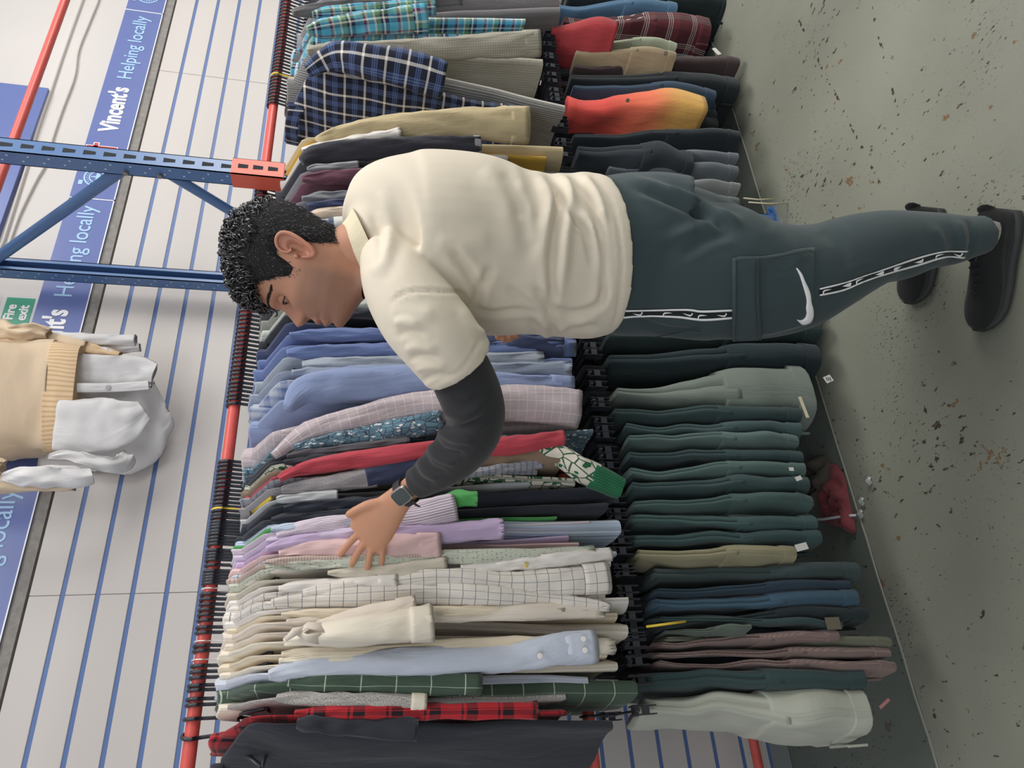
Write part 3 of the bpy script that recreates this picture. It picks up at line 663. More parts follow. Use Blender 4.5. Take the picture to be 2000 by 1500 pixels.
top('black sweatshirt with grey tipped cuff left of the white tee', 'sweatshirt', bk2, (610, 303), (1135, 325), 34, [(590, 316, 10), (620, 302, 18), (720, 292, 20), (830, 286, 19), (938, 283, 17)], col='crew', cuff=.02, cuffmat=tip)
top('white tee on a white wire hanger beside the khaki shirt', 't-shirt', white, (610, 278), (1000, 282), 12, sl_down(590, 292, 782, 262, 7, 12), col='crew', name='tee_shirt', hang='w', hlab='white hanger holding the white tee')
top('mustard top whose hem shows below the khaki shirt', 'top', fabric('mustard', C(204, 160, 62)), (640, 272), (1076, 296), 12, None, name='mustard_top', col='crew')
top('khaki sand-coloured shirt with a wide sleeve', 'shirt', fabric('sand_twill', C(202, 184, 146)), (640, 262), (1105, 272), 22, [(620, 275, 8), (660, 262, 14), (760, 248, 22), (900, 243, 30), (1030, 244, 34)], cuff=.06)
np_ = fabric('navy_blue_plaid', C(52, 58, 92), 'plaid', [(0, C(30, 34, 52)), (.30, C(84, 104, 148)), (.36, C(44, 52, 84)), (.40, C(92, 112, 156)), (.46, C(44, 52, 84)), (.50, C(84, 104, 148)), (.56, C(30, 34, 52)), (.89, C(232, 226, 218))], .066)
top('navy checked flannel shirt with white squares, standing out from its neighbours', 'shirt', np_, (640, 120), (1030, 190), 22, [(600, 140, YF, 12, .02), (655, 112, YF-.04, 26, .03), (730, 122, YF-.06, 34, .032), (800, 138, YF-.06, 36, .03), (868, 156, YF-.05, 34, .022)], yaw=-.10, fold=2.2)
bc = fabric('beige_grey_check', C(182, 176, 160), 'grid', [C(130, 126, 120), .12], .0085)
top('beige shirt with a fine grey check right of the navy flannel', 'shirt', bc, (640, 78), (1062, 100), 34, sl_down(600, 100, 1052, 84, 14, 24, k=4), cuff=.06)
st2 = fabric('grey_pinstripe', C(118, 118, 116), 'stripe', [(0, C(112, 112, 112)), (.8, C(190, 186, 178))], .009)
top('grey pinstriped shirt whose flared hem hangs below the beige check', 'shirt', st2, (660, 84), (1106, 186), 26, None, fold=1.2)
tp = fabric('turquoise_plaid', C(92, 170, 196), 'plaid', [(0, C(88, 172, 204)), (.16, C(44, 48, 84)), (.27, C(226, 226, 216)), (.33, C(44, 48, 84)), (.40, C(112, 152, 112)), (.54, C(222, 224, 200)), (.60, C(92, 176, 202)), (.76, C(196, 200, 196)), (.82, C(130, 62, 92)), (.9, C(92, 180, 206))], .11)
top('turquoise plaid shirt right of the beige check', 'shirt', tp, (640, 50), (1052, 62), 44, sl_down(600, 60, 832, 36, 16, 26, k=-3), cuff=.05)
top('second turquoise plaid shirt near the top edge', 'shirt', tp, (640, 22), (1030, 20), 30, sl_down(610, 28, 850, 12, 12, 16))
dgr = fabric('dark_grey_cotton', C(112, 110, 112))
top('dark grey shirt at the far right end of the rail in view', 'shirt', dgr, (580, 14), (1100, 0), 30, sl_down(572, 24, 900, -10, 12, 18))
top('grey jumper beyond the last shirt in view', 'jumper', gm, (580, -20), (1100, -30), 26, None, col='crew')
# -------- hangers: one for each garment, and the empty ones packed between them
used = []
put_hanger('b', rail_x(1437), -.38+PI*0, 'black hanger turned sideways carrying the black tee at the left end')
used.append(rail_x(1437))
rows = [1405, 1378, 1367, 1349, 1340, 1325, 1313, 1302, 1273, 1263, 1237, 1227, 1213, 1203, 1193, 1182, 1173, 1163, 1142, 1136, 1130, 1124, 1118, 1106, 1096, 1090, 1084, 1078, 1066, 1060, 1053, 1046, 1040, 1034, 1028, 1022, 1015, 1009]
rows += [1001-8.0*i for i in range(13)] + [793-8.2*i for i in range(23)] + [600-8*i for i in range(31)] + [208-6.4*i for i in range(37)]
skip = [(215, 328)]
wi = (1290, 1254, 1152); ye = (997, 152)
for y in rows:
    if 215 < y < 350 or 345 < y < 352: continue
    put_hanger('b', rail_x(y), rnd.uniform(-.05, .05))
for y in wi: put_hanger('w', rail_x(y))
for y, lb in zip(ye, ('yellow hanger left of the bare stretch of rail', 'yellow hanger by the navy flannel shirt')): put_hanger('y', rail_x(y), 0, lb)
for y in (300, 290, 268): pass
b = MB()
# a yellow hanger arm sticking out of the red jumper
A = PY(488, 1003, YC-.05); B = PY(530, 972, YF+.06); b.tube([A, (A+B)/2+V(0, 0, .002), B], (.0055, .004), 8); b.tube([A+(B-A)*.35, PY(515, 993, YC-.03)], .0035, 6); tag(b.build('clothes_hanger', yel_m, None, True), 'yellow hanger arm poking out of the collar of the red jumper', 'hanger')

# ================================================================ TROUSERS ON THE LOWER RAIL
YT = 1.625
def trousers(label, mat, tp_, bt, t0, t1, band=True, cat='trousers', yaw=0, wid=(.085, .19), clip=True, name='trousers', fold=1.0, group=None, legs=True, tag_at=None, yfront=None):
    """folded lengthwise and hung by the hems: legs at the top, waistband at the bottom"""
    global NG; NG += 1
    yf = yfront or YT; A = PY(tp_[0], tp_[1], yf+.11); B = PY(bt[0], bt[1], yf); dA = proj(A)[2]; dB = proj(B)[2]
    tA = max(.006, t0*dA/FPX); tB = max(.008, t1*dB/FPX); R = random.Random(NG*7); ph = [R.uniform(0, 6) for _ in range(5)]
    M, N = 24, 30
    def sheet(nm, off, r0, r1, kk, par, sc=1.0, mt=None):
        vs = []; fs = []; uv = []
        for i in range(M+1):
            r = lerp(r0, r1, i/M); z = lerp(A.z, B.z, r); hy = lerp(wid[0], wid[1], sst(0, .85, r))*sc; th = lerp(tA, tB, sst(0, .8, r))*kk*sc
            yc = (yf+.11+wid[0]-(yf+wid[1]))*(1-sst(0, .85, r))+yf+wid[1]
            xc = lerp(A.x, B.x, r)+off*th
            for j in range(N):
                a = 2*PI*j/N; c, s_ = math.cos(a), math.sin(a)
                ye = math.copysign(abs(c)**.75, c)*hy; sx = math.copysign(abs(s_)**.6, s_)*th
                wv = fold*(.003*math.sin(ye*30+ph[0]+r*3)+.0012*math.sin(r*17+ph[1]+ye*14)+.010*noise.noise((ye*7, z*4, NG*3.1))+.005*noise.noise((ye*22, z*12, NG*1.7)))
                vs.append(V(xc+sx+wv+ye*yaw, yc+ye+fold*.010*noise.noise((z*7, NG*2.3, 4)), z)); uv.append((ye*(1 if s_ > 0 else -1)+ph[3], z+r*.0))
        for i in range(M):
            for j in range(N): fs.append((i*N+j, i*N+(j+1) % N, (i+1)*N+(j+1) % N, (i+1)*N+j))
        fs.append(tuple(range(N-1, -1, -1))); fs.append(tuple(M*N+j for j in range(N)))
        return mesh(nm, vs, fs, mt or mat, par, True, uv)
    if legs:
        o = sheet(name, 0, .55, 1, 1, None); tag(o, label, cat, group)
        sheet('leg', -.52, 0, .62, .5, o); sheet('leg', .52, .012, .62, .5, o, .97)
    else:
        o = sheet(name, 0, 0, 1, 1, None); tag(o, label, cat, group)
    if band:
        sheet('waistband', 0, .93, 1.012, 1.12, o, 1.015)
        for q in (.35, .8):
            b = MB(); yy = yf+wid[1]*q; zz = lerp(A.z, B.z, .965); x = B.x-tB*1.22; b.box(x-.004, x+.002, yy-.005, yy+.005, zz-.026, zz+.026, .001); b.build('belt_loop', mat, o)
    if clip: CL.append(A.x)
    return o
CL = []
T = trousers
o = T('pale sage trousers with turned-up leg hems, leftmost on the lower rail', fabric('pale_sage_twill', C(184, 186, 172)), (1262, 1388), (1700, 1390), 20, 46, wid=(.07, .16), fold=1.8)
dks = fabric('deep_green_cloth', C(56, 76, 76)); T('dark green trousers right of the pale sage pair', dks, (1245, 1330), (1690, 1328), 24, 26)
mv = fabric('mauve_corduroy', C(140, 120, 114), 'stripe', [(0, C(142, 122, 116)), (.5, C(124, 104, 100))], .004)
T('mauve corduroy trousers, left one of three', mv, (1285, 1292), (1745, 1302), 7, 14)
T('mauve corduroy trousers with a tan belt loop, middle one of three', mv, (1285, 1274), (1733, 1270), 7, 14)
T('mauve corduroy trousers ending shorter, right one of three', mv, (1292, 1257), (1634, 1238), 8, 15)
T('olive trousers showing below the short mauve pair', fabric('olive_cloth', C(116, 118, 100)), (1300, 1245), (1735, 1252), 8, 14)
T('grey-green shorts between black and mauve trousers', fabric('grey_green', C(96, 108, 98)), (1300, 1236), (1470, 1224), 5, 9, band=False)
o = T('black trousers with a tan waist label', fabric('black_drill', C(38, 50, 52)), (1290, 1222), (1690, 1196), 9, 18)
b = MB(); p = PY(1625, 1212, YT-.004); b.box(p.x-.022, p.x+.008, p.y-.004, p.y, p.z-.02, p.z+.02, .001); b.build('waist_label', fabric('tan_leather', C(112, 104, 88)), o)
T('dark slate trousers left of the blue jeans', fabric('slate_drill', C(58, 78, 78)), (1290, 1205), (1640, 1212), 8, 10)
T('mid blue jeans on the lower rail', fabric('blue_denim', C(64, 90, 108), rough=.9), (1285, 1180), (1672, 1165), 16, 22)
T('darker blue jeans right of the mid blue pair', fabric('dark_denim', C(46, 64, 78)), (1285, 1155), (1660, 1138), 12, 14)
T('faded black jeans left of the khaki pair', fabric('faded_black_denim', C(62, 76, 76)), (1280, 1122), (1676, 1113), 18, 22)
T('khaki chinos on the lower rail among the dark pairs', fabric('khaki_twill', C(150, 144, 116)), (1248, 1082), (1552, 1080), 16, 20)
sl_ = [C(58, 80, 80), C(66, 90, 88), C(74, 96, 92), C(60, 80, 80), C(84, 106, 102), C(54, 72, 74), C(92, 112, 108), C(70, 90, 90)]
dl = ['directly right of the khaki chinos', 'second right of the khaki chinos', 'third right of the khaki chinos', 'above the fallen maroon garment', 'fifth right of the khaki chinos', 'with a white size sticker', 'with a crumpled hem', 'left of the wide grey skirt']
for k, (x0, y0, x1, y1, a, c) in enumerate(((1240, 1050, 1600, 1046, 16, 20), (1240, 1016, 1592, 1012, 16, 20), (1240, 984, 1585, 980, 15, 18), (1235, 950, 1580, 946, 16, 20), (1235, 918, 1570, 914, 14, 18), (1232, 888, 1565, 884, 14, 18), (1230, 860, 1558, 858, 14, 18), (1225, 832, 1560, 832, 14, 18))):
    T('dark slate trousers '+dl[k], fabric('slate_%d' % k, sl_[k]), (x0, y0), (x1, y1), a, c, fold=1.6)
T('wide grey-green trousers spreading beside the man\'s knee', fabric('wide_grey', C(118, 128, 120)), (1205, 762), (1580, 755), 16, 66, fold=1.5)
for k, (x0, y0, x1, y1, a, c) in enumerate(((1200, 800, 1560, 805, 14, 20), (1190, 700, 1600, 690, 20, 34), (1190, 650, 1600, 640, 18, 26), (1190, 600, 1600, 590, 18, 26), (1190, 545, 1600, 540, 18, 26), (1190, 490, 1560, 490, 16, 24))):
    T(('dark trousers between the crumpled and the wide grey pair', 'black trousers touching the man\'s cargo pocket', 'black trousers behind the man\'s thigh', 'dark trousers hidden behind the man\'s leg', 'dark trousers behind the man\'s hips', 'dark trousers behind the man\'s seat')[k], fabric('dark_%d' % k, (C(56, 74, 74), C(36, 50, 54), C(42, 58, 58), C(46, 60, 62), C(44, 56, 60), C(42, 52, 56))[k]), (x0, y0), (x1, y1), a, c)
T('knitted beige trousers right behind the man\'s back', fabric('beige_rib', C(150, 146, 122)), (1200, 440), (1470, 425), 10, 14)
T('grey trousers low behind the man\'s back', fabric('grey_low', C(104, 112, 110)), (1190, 395), (1440, 388), 10, 12)
T('lighter grey trousers with a rolled end, behind the man\'s back', fabric('grey_light_low', C(142, 144, 144)), (1190, 365), (1443, 361), 8, 9)
T('grey trousers right of the light grey pair', fabric('grey_b', C(98, 106, 112)), (1190, 325), (1440, 330), 8, 16)
T('second grey trousers right of the light grey pair', fabric('grey_c', C(110, 116, 124)), (1180, 305), (1440, 302), 8, 12)
T('black cotton trousers left of the coral shorts', fabric('black_e', C(46, 52, 58)), (1132, 292), (1350, 300), 26, 30, wid=(.11, .16), fold=1.8)
T('slim black trousers touching the coral shorts', fabric('black_f', C(38, 46, 52)), (1120, 262), (1443, 262), 12, 16)
cor = fabric('coral_dip_dye', C(226, 96, 84), 'fade', [(0, C(224, 178, 96)), (.36, C(222, 172, 96)), (.46, C(226, 120, 88)), (.62, C(218, 86, 76)), (.85, C(208, 78, 74))])
o = T('coral shorts fading to yellow at the hem, hanging sideways', cor, (1110, 192), (1380, 196), 24, 36, legs=False, band=False, wid=(.10, .16), fold=2.2, name='shorts', cat='shorts', yfront=1.60)
button(plain('dark_rivet', srgb(90, 76, 60), .4, .5, noise_amt=0), o, PY(1226, 196, 1.565), .007)
T('dark blue jeans behind the coral shorts', fabric('denim_g', C(56, 76, 96)), (1120, 165), (1395, 178), 10, 14)
T('long black trousers right of the coral shorts', fabric('black_h', C(36, 42, 46)), (1115, 148), (1440, 158), 16, 26)
T('dark maroon-brown trousers reaching lowest right of the coral shorts', fabric('maroon_drill', C(72, 58, 60)), (1120, 128), (1440, 118), 10, 16)
o = T('tan cotton shorts with a metal button', fabric('tan_canvas', C(162, 146, 118)), (1125, 98), (1318, 106), 10, 12, name='shorts', cat='shorts', yfront=1.6); button(plain('dark_rivet2', srgb(96, 88, 76), .4, .6, noise_amt=0), o, PY(1300, 104, 1.575), .008)
T('pale mint shorts next to the tan pair', fabric('mint_cloth', C(176, 184, 160)), (1130, 82), (1320, 84), 8, 10, name='shorts', cat='shorts')
mt = fabric('maroon_tartan', C(84, 40, 48), 'plaid', [(0, C(70, 30, 38)), (.5, C(96, 44, 50)), (.78, C(200, 190, 184)), (.81, C(60, 26, 34)), (.86, C(200, 190, 184)), (.89, C(60, 26, 34)), (.94, C(200, 190, 184)), (.97, C(70, 30, 38))], .10)
T('maroon tartan trousers with triple white lines', mt, (1100, 38), (1385, 42), 20, 30, wid=(.10, .16))
T('red cotton shorts over the maroon tartan', fabric('red_twill', C(166, 62, 66)), (1078, 52), (1206, 46), 14, 20, name='shorts', cat='shorts', band=False, yfront=1.575, legs=False, wid=(.08, .13))
T('blue denim shorts at the top right edge', fabric('denim_k', C(84, 118, 148)), (1090, 12), (1320, 8), 14, 16, name='shorts', cat='shorts')
T('black trousers in the far right corner above the floor', fabric('black_m', C(30, 40, 42)), (1110, -18), (1430, -6), 24, 34)
T('dark trousers past the right edge', fabric('black_n', C(34, 40, 42)), (1110, -50), (1430, -50), 24, 24)
for k, y in enumerate((325, 275, 240, 222, 205, 160, 135, 120, 70, 30)):  # dark trousers added to blacken the gap under the upper row
    T(('black jersey joggers', 'black drill trousers', 'charcoal trousers', 'black cords', 'dark grey trousers')[k % 5]+' added as dark fill, set back '+('left of', 'beside', 'behind', 'close behind', 'just behind', 'right of', 'well right of', 'above', 'behind the tan pair and', 'far right of')[k]+' the coral shorts', fabric('dark_fill_%d' % (k % 3), (C(38, 44, 48), C(46, 52, 56), C(32, 38, 42))[k % 3]), (1085, y), (1405-k*3, y-4), 18, 20, yfront=1.70, wid=(.16, .18))
for k in range(16):  # more added dark trousers, filling the dark gap between the two rows
    y = 560+k*52
    T('dark trousers added as dark fill in the gap, %s' % ('behind the man\'s hips', 'behind his pocket', 'above the wide grey pair', 'right of the wide grey pair', 'over the crumpled dark pairs', 'above the green festive cuff', 'right of the festive cuff', 'under the long navy-black jumper', 'below the blue striped hem', 'above the khaki chinos', 'below the dotted shirt', 'below the windowpane hem', 'beneath the square white tail', 'above the mid blue jeans', 'above the black drill pair', 'above the mauve cords')[k], fabric('dark_fill_%d' % (k % 3), C(40, 46, 50)), (1130+k*6, y), (1480+k*6, y-4), 16, 20, yfront=1.72, wid=(.15, .17), legs=False, band=False)
for x in CL: put_hanger('c', x, 0)

b = MB(); A = PY(1262, 1224, 1.60); B = PY(1300, 1219, 1.585); D_ = PY(1338, 1214, 1.60); b.tube([A, B, D_], (.0045, .003), 8); tag(b.build('clothes_hanger', yel_m, None, True), 'yellow hanger arm lying between the black trousers and the cream hems', 'hanger')
# ================================================================ THE MAN
def fuse(parts, voxel, smooth=4, fac=.5):
    b = MB()
    for vs, fs in parts: b.add(vs, fs, [(0, 0)]*len(vs))
    me = bpy.data.meshes.new('tmp'); me.from_pydata([tuple(v) for v in b.v], [], b.f); me.update()
    o = bpy.data.objects.new('tmp', me); COL.objects.link(o)
    m = o.modifiers.new('r', 'REMESH'); m.mode = 'VOXEL'; m.voxel_size = voxel
    if smooth: s = o.modifiers.new('s', 'SMOOTH'); s.iterations = smooth; s.factor = fac
    dg = bpy.context.evaluated_depsgraph_get(); dg.update()
    r = bpy.data.meshes.new_from_object(o.evaluated_get(dg)); bpy.data.objects.remove(o)
    r.polygons.foreach_set('use_smooth', [True]*len(r.polygons)); return r
def loft(st, n=28, ns=None, exps=1.0):
    """st: (x_px, y_px, depth, half_px lateral, half_m depth) -> closed tube; rings square to the path"""
    ns = ns or len(st)*4; S = cr(st, ns); pts = [P(s[0], s[1], s[2]) for s in S]; vs = []; fs = []
    for i, p in enumerate(pts):
        t = (pts[min(i+1, ns-1)]-pts[max(i-1, 0)]).normalized(); vd = (p-CAM).normalized()
        a = t.cross(vd).normalized(); b = a.cross(t).normalized(); ra = S[i][3]*S[i][2]/FPX; rb_ = S[i][4]
        for j in range(n):
            th = 2*PI*j/n; vs.append(p+a*ra*math.cos(th)+b*rb_*math.sin(th))
    for i in range(ns-1):
        for j in range(n): fs.append((i*n+j, i*n+(j+1) % n, (i+1)*n+(j+1) % n, (i+1)*n+j))
    k = len(vs); vs += [pts[0], pts[-1]]
    for j in range(n): fs.append((k, (j+1) % n, j)); fs.append((k+1, (ns-1)*n+j, (ns-1)*n+(j+1) % n))
    return vs, fs
def ball(c, r, n=12, sc=(1, 1, 1)):
    bm = bmesh.new(); bmesh.ops.create_uvsphere(bm, u_segments=n*2, v_segments=n, radius=1); bm.verts.index_update()
    vs = [V(c[0]+v.co.x*r*sc[0], c[1]+v.co.y*r*sc[1], c[2]+v.co.z*r*sc[2]) for v in bm.verts]; fs = [[v.index for v in f.verts] for f in bm.faces]; bm.free(); return vs, fs
def wrinkles(me, lines, vis=True):
    """push real folds into a mesh: each line is (pixel polyline, amplitude m, width px)"""
    me.update(); nv = len(me.vertices); co = np.empty(nv*3); me.vertices.foreach_get('co', co); co = co.reshape(-1, 3)
    no = np.array([v.normal[:] for v in me.vertices])
    R_, D_, F_ = (np.array(v) for v in (Rv, Dn, Fv)); q = co-np.array(CAM); d = q@F_; px = 1000+FPX*(q@D_)/d; py = 750-FPX*(q@R_)/d
    face = -(no*(q/np.linalg.norm(q, axis=1)[:, None])).sum(1); wgt = np.clip((face+.15)/.3, 0, 1)
    disp = np.zeros(nv)
    for pts, amp, wd in lines:
        pts = cr(pts, max(12, len(pts)*6)); best = np.full(nv, 1e9); tt = np.zeros(nv); m = len(pts)
        for i in range(m-1):
            a, b = pts[i], pts[i+1]; ab = b-a; L2 = max(1e-9, ab@ab); t = np.clip(((px-a[0])*ab[0]+(py-a[1])*ab[1])/L2, 0, 1)
            dd = np.hypot(px-a[0]-t*ab[0], py-a[1]-t*ab[1]); k = dd < best; best[k] = dd[k]; tt[k] = (i+t[k])/(m-1)
        prof = np.exp(-(best/wd)**2)-.35*np.exp(-((best-wd*1.7)/wd)**2)
        disp += amp*prof*np.clip(np.minimum(tt, 1-tt)*5+.15, 0, 1)
    co += no*(disp*wgt)[:, None]; me.vertices.foreach_set('co', co.ravel()); me.update()
def ob(name, me, mat, parent=None):
    me.materials.clear(); me.materials.append(mat); o = bpy.data.objects.new(name, me); COL.objects.link(o)
    if parent: attach(o, parent)
    return o
def bvh(me): return BVHTree.FromPolygons([v.co.copy() for v in me.vertices], [tuple(p.vertices) for p in me.polygons])
def hit(tree, x, y, off=.0012):
    r = ray(x, y).normalized(); h, n, i, d = tree.ray_cast(CAM, r)
    if h is None: return None
    if n.dot(r) > 0: n = -n
    return h+n*off
# ---- skin material
sk = NT('skin'); sk.b.inputs['Roughness'].default_value = .5; sk.b.inputs['Subsurface Weight'].default_value = .12; sk.b.inputs['Subsurface Radius'].default_value = (.012, .005, .003); sk.b.inputs['Specular IOR Level'].default_value = .35
at = sk.n('ShaderNodeVertexColor'); at.layer_name = 'tone'; nz = sk.n('ShaderNodeTexNoise'); nz.inputs['Scale'].default_value = 60; tc = sk.n('ShaderNodeTexCoord'); sk.l(tc.outputs['Object'], nz.inputs['Vector'])
sk.l(sk.mix(sk.math('MULTIPLY', nz.outputs[0], .25), at.outputs[0], srgb(170, 116, 92)), sk.b.inputs['Base Color']); sk.bump(nz.outputs[0], .2, .0008)
skin = sk.m
# ---- body core (under the clothes), arms, hands, legs
body_parts = []
body_parts.append(loft([(640, 525, 1.31, 54, .056), (680, 500, 1.31, 56, .058), (712, 485, 1.31, 66, .062), (750, 475, 1.33, 110, .09), (810, 470, 1.36, 130, .13), (900, 478, 1.38, 140, .13), (1000, 490, 1.42, 128, .12), (1100, 500, 1.45, 125, .12), (1200, 500, 1.47, 130, .13), (1290, 505, 1.5, 120, .12)]))
L_arm = [(800, 540, 1.26, 40, .045), (860, 660, 1.235, 44, .045), (905, 740, 1.26, 40, .042), (938, 822, 1.31, 34, .036), (880, 893, 1.39, 32, .033), (832, 928, 1.45, 25, .024), (800, 955, 1.475, 22.5, .02), (778, 975, 1.485, 27, .018)]
body_parts.append(loft(L_arm, 20))
# palm
body_parts.append(loft([(790, 965, 1.48, 24, .017), (768, 987, 1.488, 31, .015), (748, 1010, 1.494, 38, .0145), (727, 1035, 1.500, 43, .0135), (710, 1053, 1.503, 41, .011)], 20))
def finger(pts, r0=.0085, r1=.0066):
    vs = []; n = 12; S = cr(pts, 14); k = len(S); P3 = [P(s[0], s[1], s[2]) for s in S]; fs = []
    for i, p in enumerate(P3):
        t = (P3[min(i+1, k-1)]-P3[max(i-1, 0)]).normalized(); vd = (p-CAM).normalized(); a = t.cross(vd).normalized(); b = a.cross(t)
        f = i/(k-1); r = lerp(r0, r1, f)*(1+.10*math.exp(-((f-.36)/.07)**2)+.07*math.exp(-((f-.7)/.06)**2)); 
        if f > .9: r *= math.sqrt(max(.05, 1-((f-.9)/.1)**2*.8))
        for j in range(n): th = 2*PI*j/n; vs.append(p+a*r*math.cos(th)+b*r*.9*math.sin(th))
    for i in range(k-1):
        for j in range(n): fs.append((i*n+j, i*n+(j+1) % n, (i+1)*n+(j+1) % n, (i+1)*n+j))
    fs.append(tuple(range(n-1, -1, -1))); fs.append(tuple((k-1)*n+j for j in range(n))); return vs, fs
FING = [[(745, 1022, 1.494), (702, 1042, 1.500), (680, 1064, 1.503), (667, 1080, 1.512), (660, 1092, 1.523)],
        [(748, 1030, 1.495), (712, 1060, 1.500), (697, 1083, 1.503), (688, 1100, 1.512), (685, 1113, 1.524)],
        [(752, 1034, 1.495), (728, 1068, 1.501), (721, 1092, 1.504), (718, 1108, 1.513), (717, 1121, 1.525)],
        [(762, 1030, 1.496), (750, 1062, 1.502), (747, 1082, 1.506), (746, 1095, 1.513), (745, 1106, 1.522)]]
for q, f in enumerate(FING): body_parts.append(finger(f, (.0088, .0092, .0088, .0078)[q], (.0068, .007, .0068, .006)[q]))
body_parts.append(finger([(762, 978, 1.486), (728, 984, 1.488), (705, 992, 1.490), (690, 1000, 1.494), (676, 1008, 1.500)], .0118, .0085))
# right arm and hand, mostly hidden in front of him
body_parts.append(loft([(820, 360, 1.48, 40, .045), (900, 350, 1.53, 38, .042), (985, 385, 1.60, 33, .036), (1000, 470, 1.66, 30, .03), (995, 560, 1.66, 25, .024), (992, 590, 1.655, 24, .018)], 18))
body_parts.append(loft([(992, 580, 1.655, 24, .017), (990, 602, 1.65, 34, .016), (990, 628, 1.645, 34, .014), (990, 640, 1.64, 28, .012)], 16))
for q, (yy, dd) in enumerate(((972, 3), (984, 8), (997, 6), (1009, 0))): body_parts.append(finger([(yy, 620, 1.648), (yy-1, 636, 1.645), (yy-1, 648+dd*.6, 1.638), (yy, 655+dd, 1.632), (yy+2, 660+dd, 1.64)], .0085, .0066))
body_parts.append(finger([(975, 600, 1.64), (960, 615, 1.63), (956, 632, 1.625), (960, 644, 1.625)], .0105, .008))
# legs
LL = [(1240, 480, 1.50, 80, .08), (1350, 510, 1.49, 80, .08), (1480, 545, 1.50, 72, .072), (1590, 525, 1.51, 60, .062), (1680, 500, 1.55, 52, .055), (1760, 480, 1.58, 46, .05), (1850, 466, 1.61, 28, .03), (1905, 458, 1.63, 16, .02)]
LR = [(1240, 520, 1.57, 90, .09), (1350, 520, 1.60, 90, .09), (1480, 520, 1.66, 70, .075), (1590, 500, 1.72, 54, .06), (1660, 488, 1.77, 28, .035), (1730, 464, 1.82, 18, .026), (1775, 449, 1.86, 15, .02)]
body_parts.append(loft(LL, 20)); body_parts.append(loft(LR, 20))
bme = fuse(body_parts, .0038, 3, .5)
# ---- head
PXM = 1366/1.30; HO = (603, 502)      # pixel of the ear canal (x, y)
TL = math.radians(15); hd = 1.30
def HP(a, b_, c):
    """head space: a forward, b up, c towards the camera (metres)"""
    du = (-math.cos(TL)*a+math.sin(TL)*b_); dv = (-math.sin(TL)*a-math.cos(TL)*b_)
    o = P(HO[0], HO[1], hd); return o+Rv*du+Dn*dv-Fv*(c-.0)
def itp(tab, x):
    for (x0, y0), (x1, y1) in zip(tab, tab[1:]):
        if x <= x1:
            t = max(0, min(1, (x-x0)/(x1-x0))); return lerp(y0, y1, t)
    return tab[-1][1]
def smo(tab, x): return (itp(tab, x-.006)+2*itp(tab, x)+itp(tab, x+.006))/4
FR = [(-.118, .045), (-.106, .074), (-.101, .098), (-.093, .109), (-.086, .111), (-.076, .1085), (-.066, .1125), (-.058, .1115), (-.05, .1135), (-.04, .1125), (-.028, .1085), (-.012, .106), (.004, .1045), (.018, .1045), (.032, .109), (.045, .1085), (.07, .101), (.095, .083), (.115, .055), (.13, .022), (.137, .0)]
BK = [(-.118, -.045), (-.095, -.048), (-.06, -.052), (-.03, -.060), (0, -.068), (.03, -.079), (.06, -.083), (.09, -.077), (.115, -.056), (.13, -.025), (.137, -.0)]
WD = [(-.118, .040), (-.108, .036), (-.1, .038), (-.085, .046), (-.065, .056), (-.04, .0625), (-.015, .066), (.01, .0685), (.03, .071), (.06, .0745), (.085, .070), (.108, .055), (.126, .030), (.137, .003)]
FW = [(-.118, 1.0), (-.1, 1.05), (-.08, .95), (-.05, .8), (0, .74), (.04, .74), (.1, .9), (.137, 1)]   # squareness of the face
NRW, NCL = 120, 132
hv = []; hf = []; tone = []
base = np.array(srgb(184, 134, 108)[:3]); stub = np.array(srgb(128, 98, 84)[:3]); lipc = np.array(srgb(168, 110, 100)[:3]); pinkc = np.array(srgb(200, 138, 116)[:3])
G = lambda x, s: math.exp(-(x/s)**2)
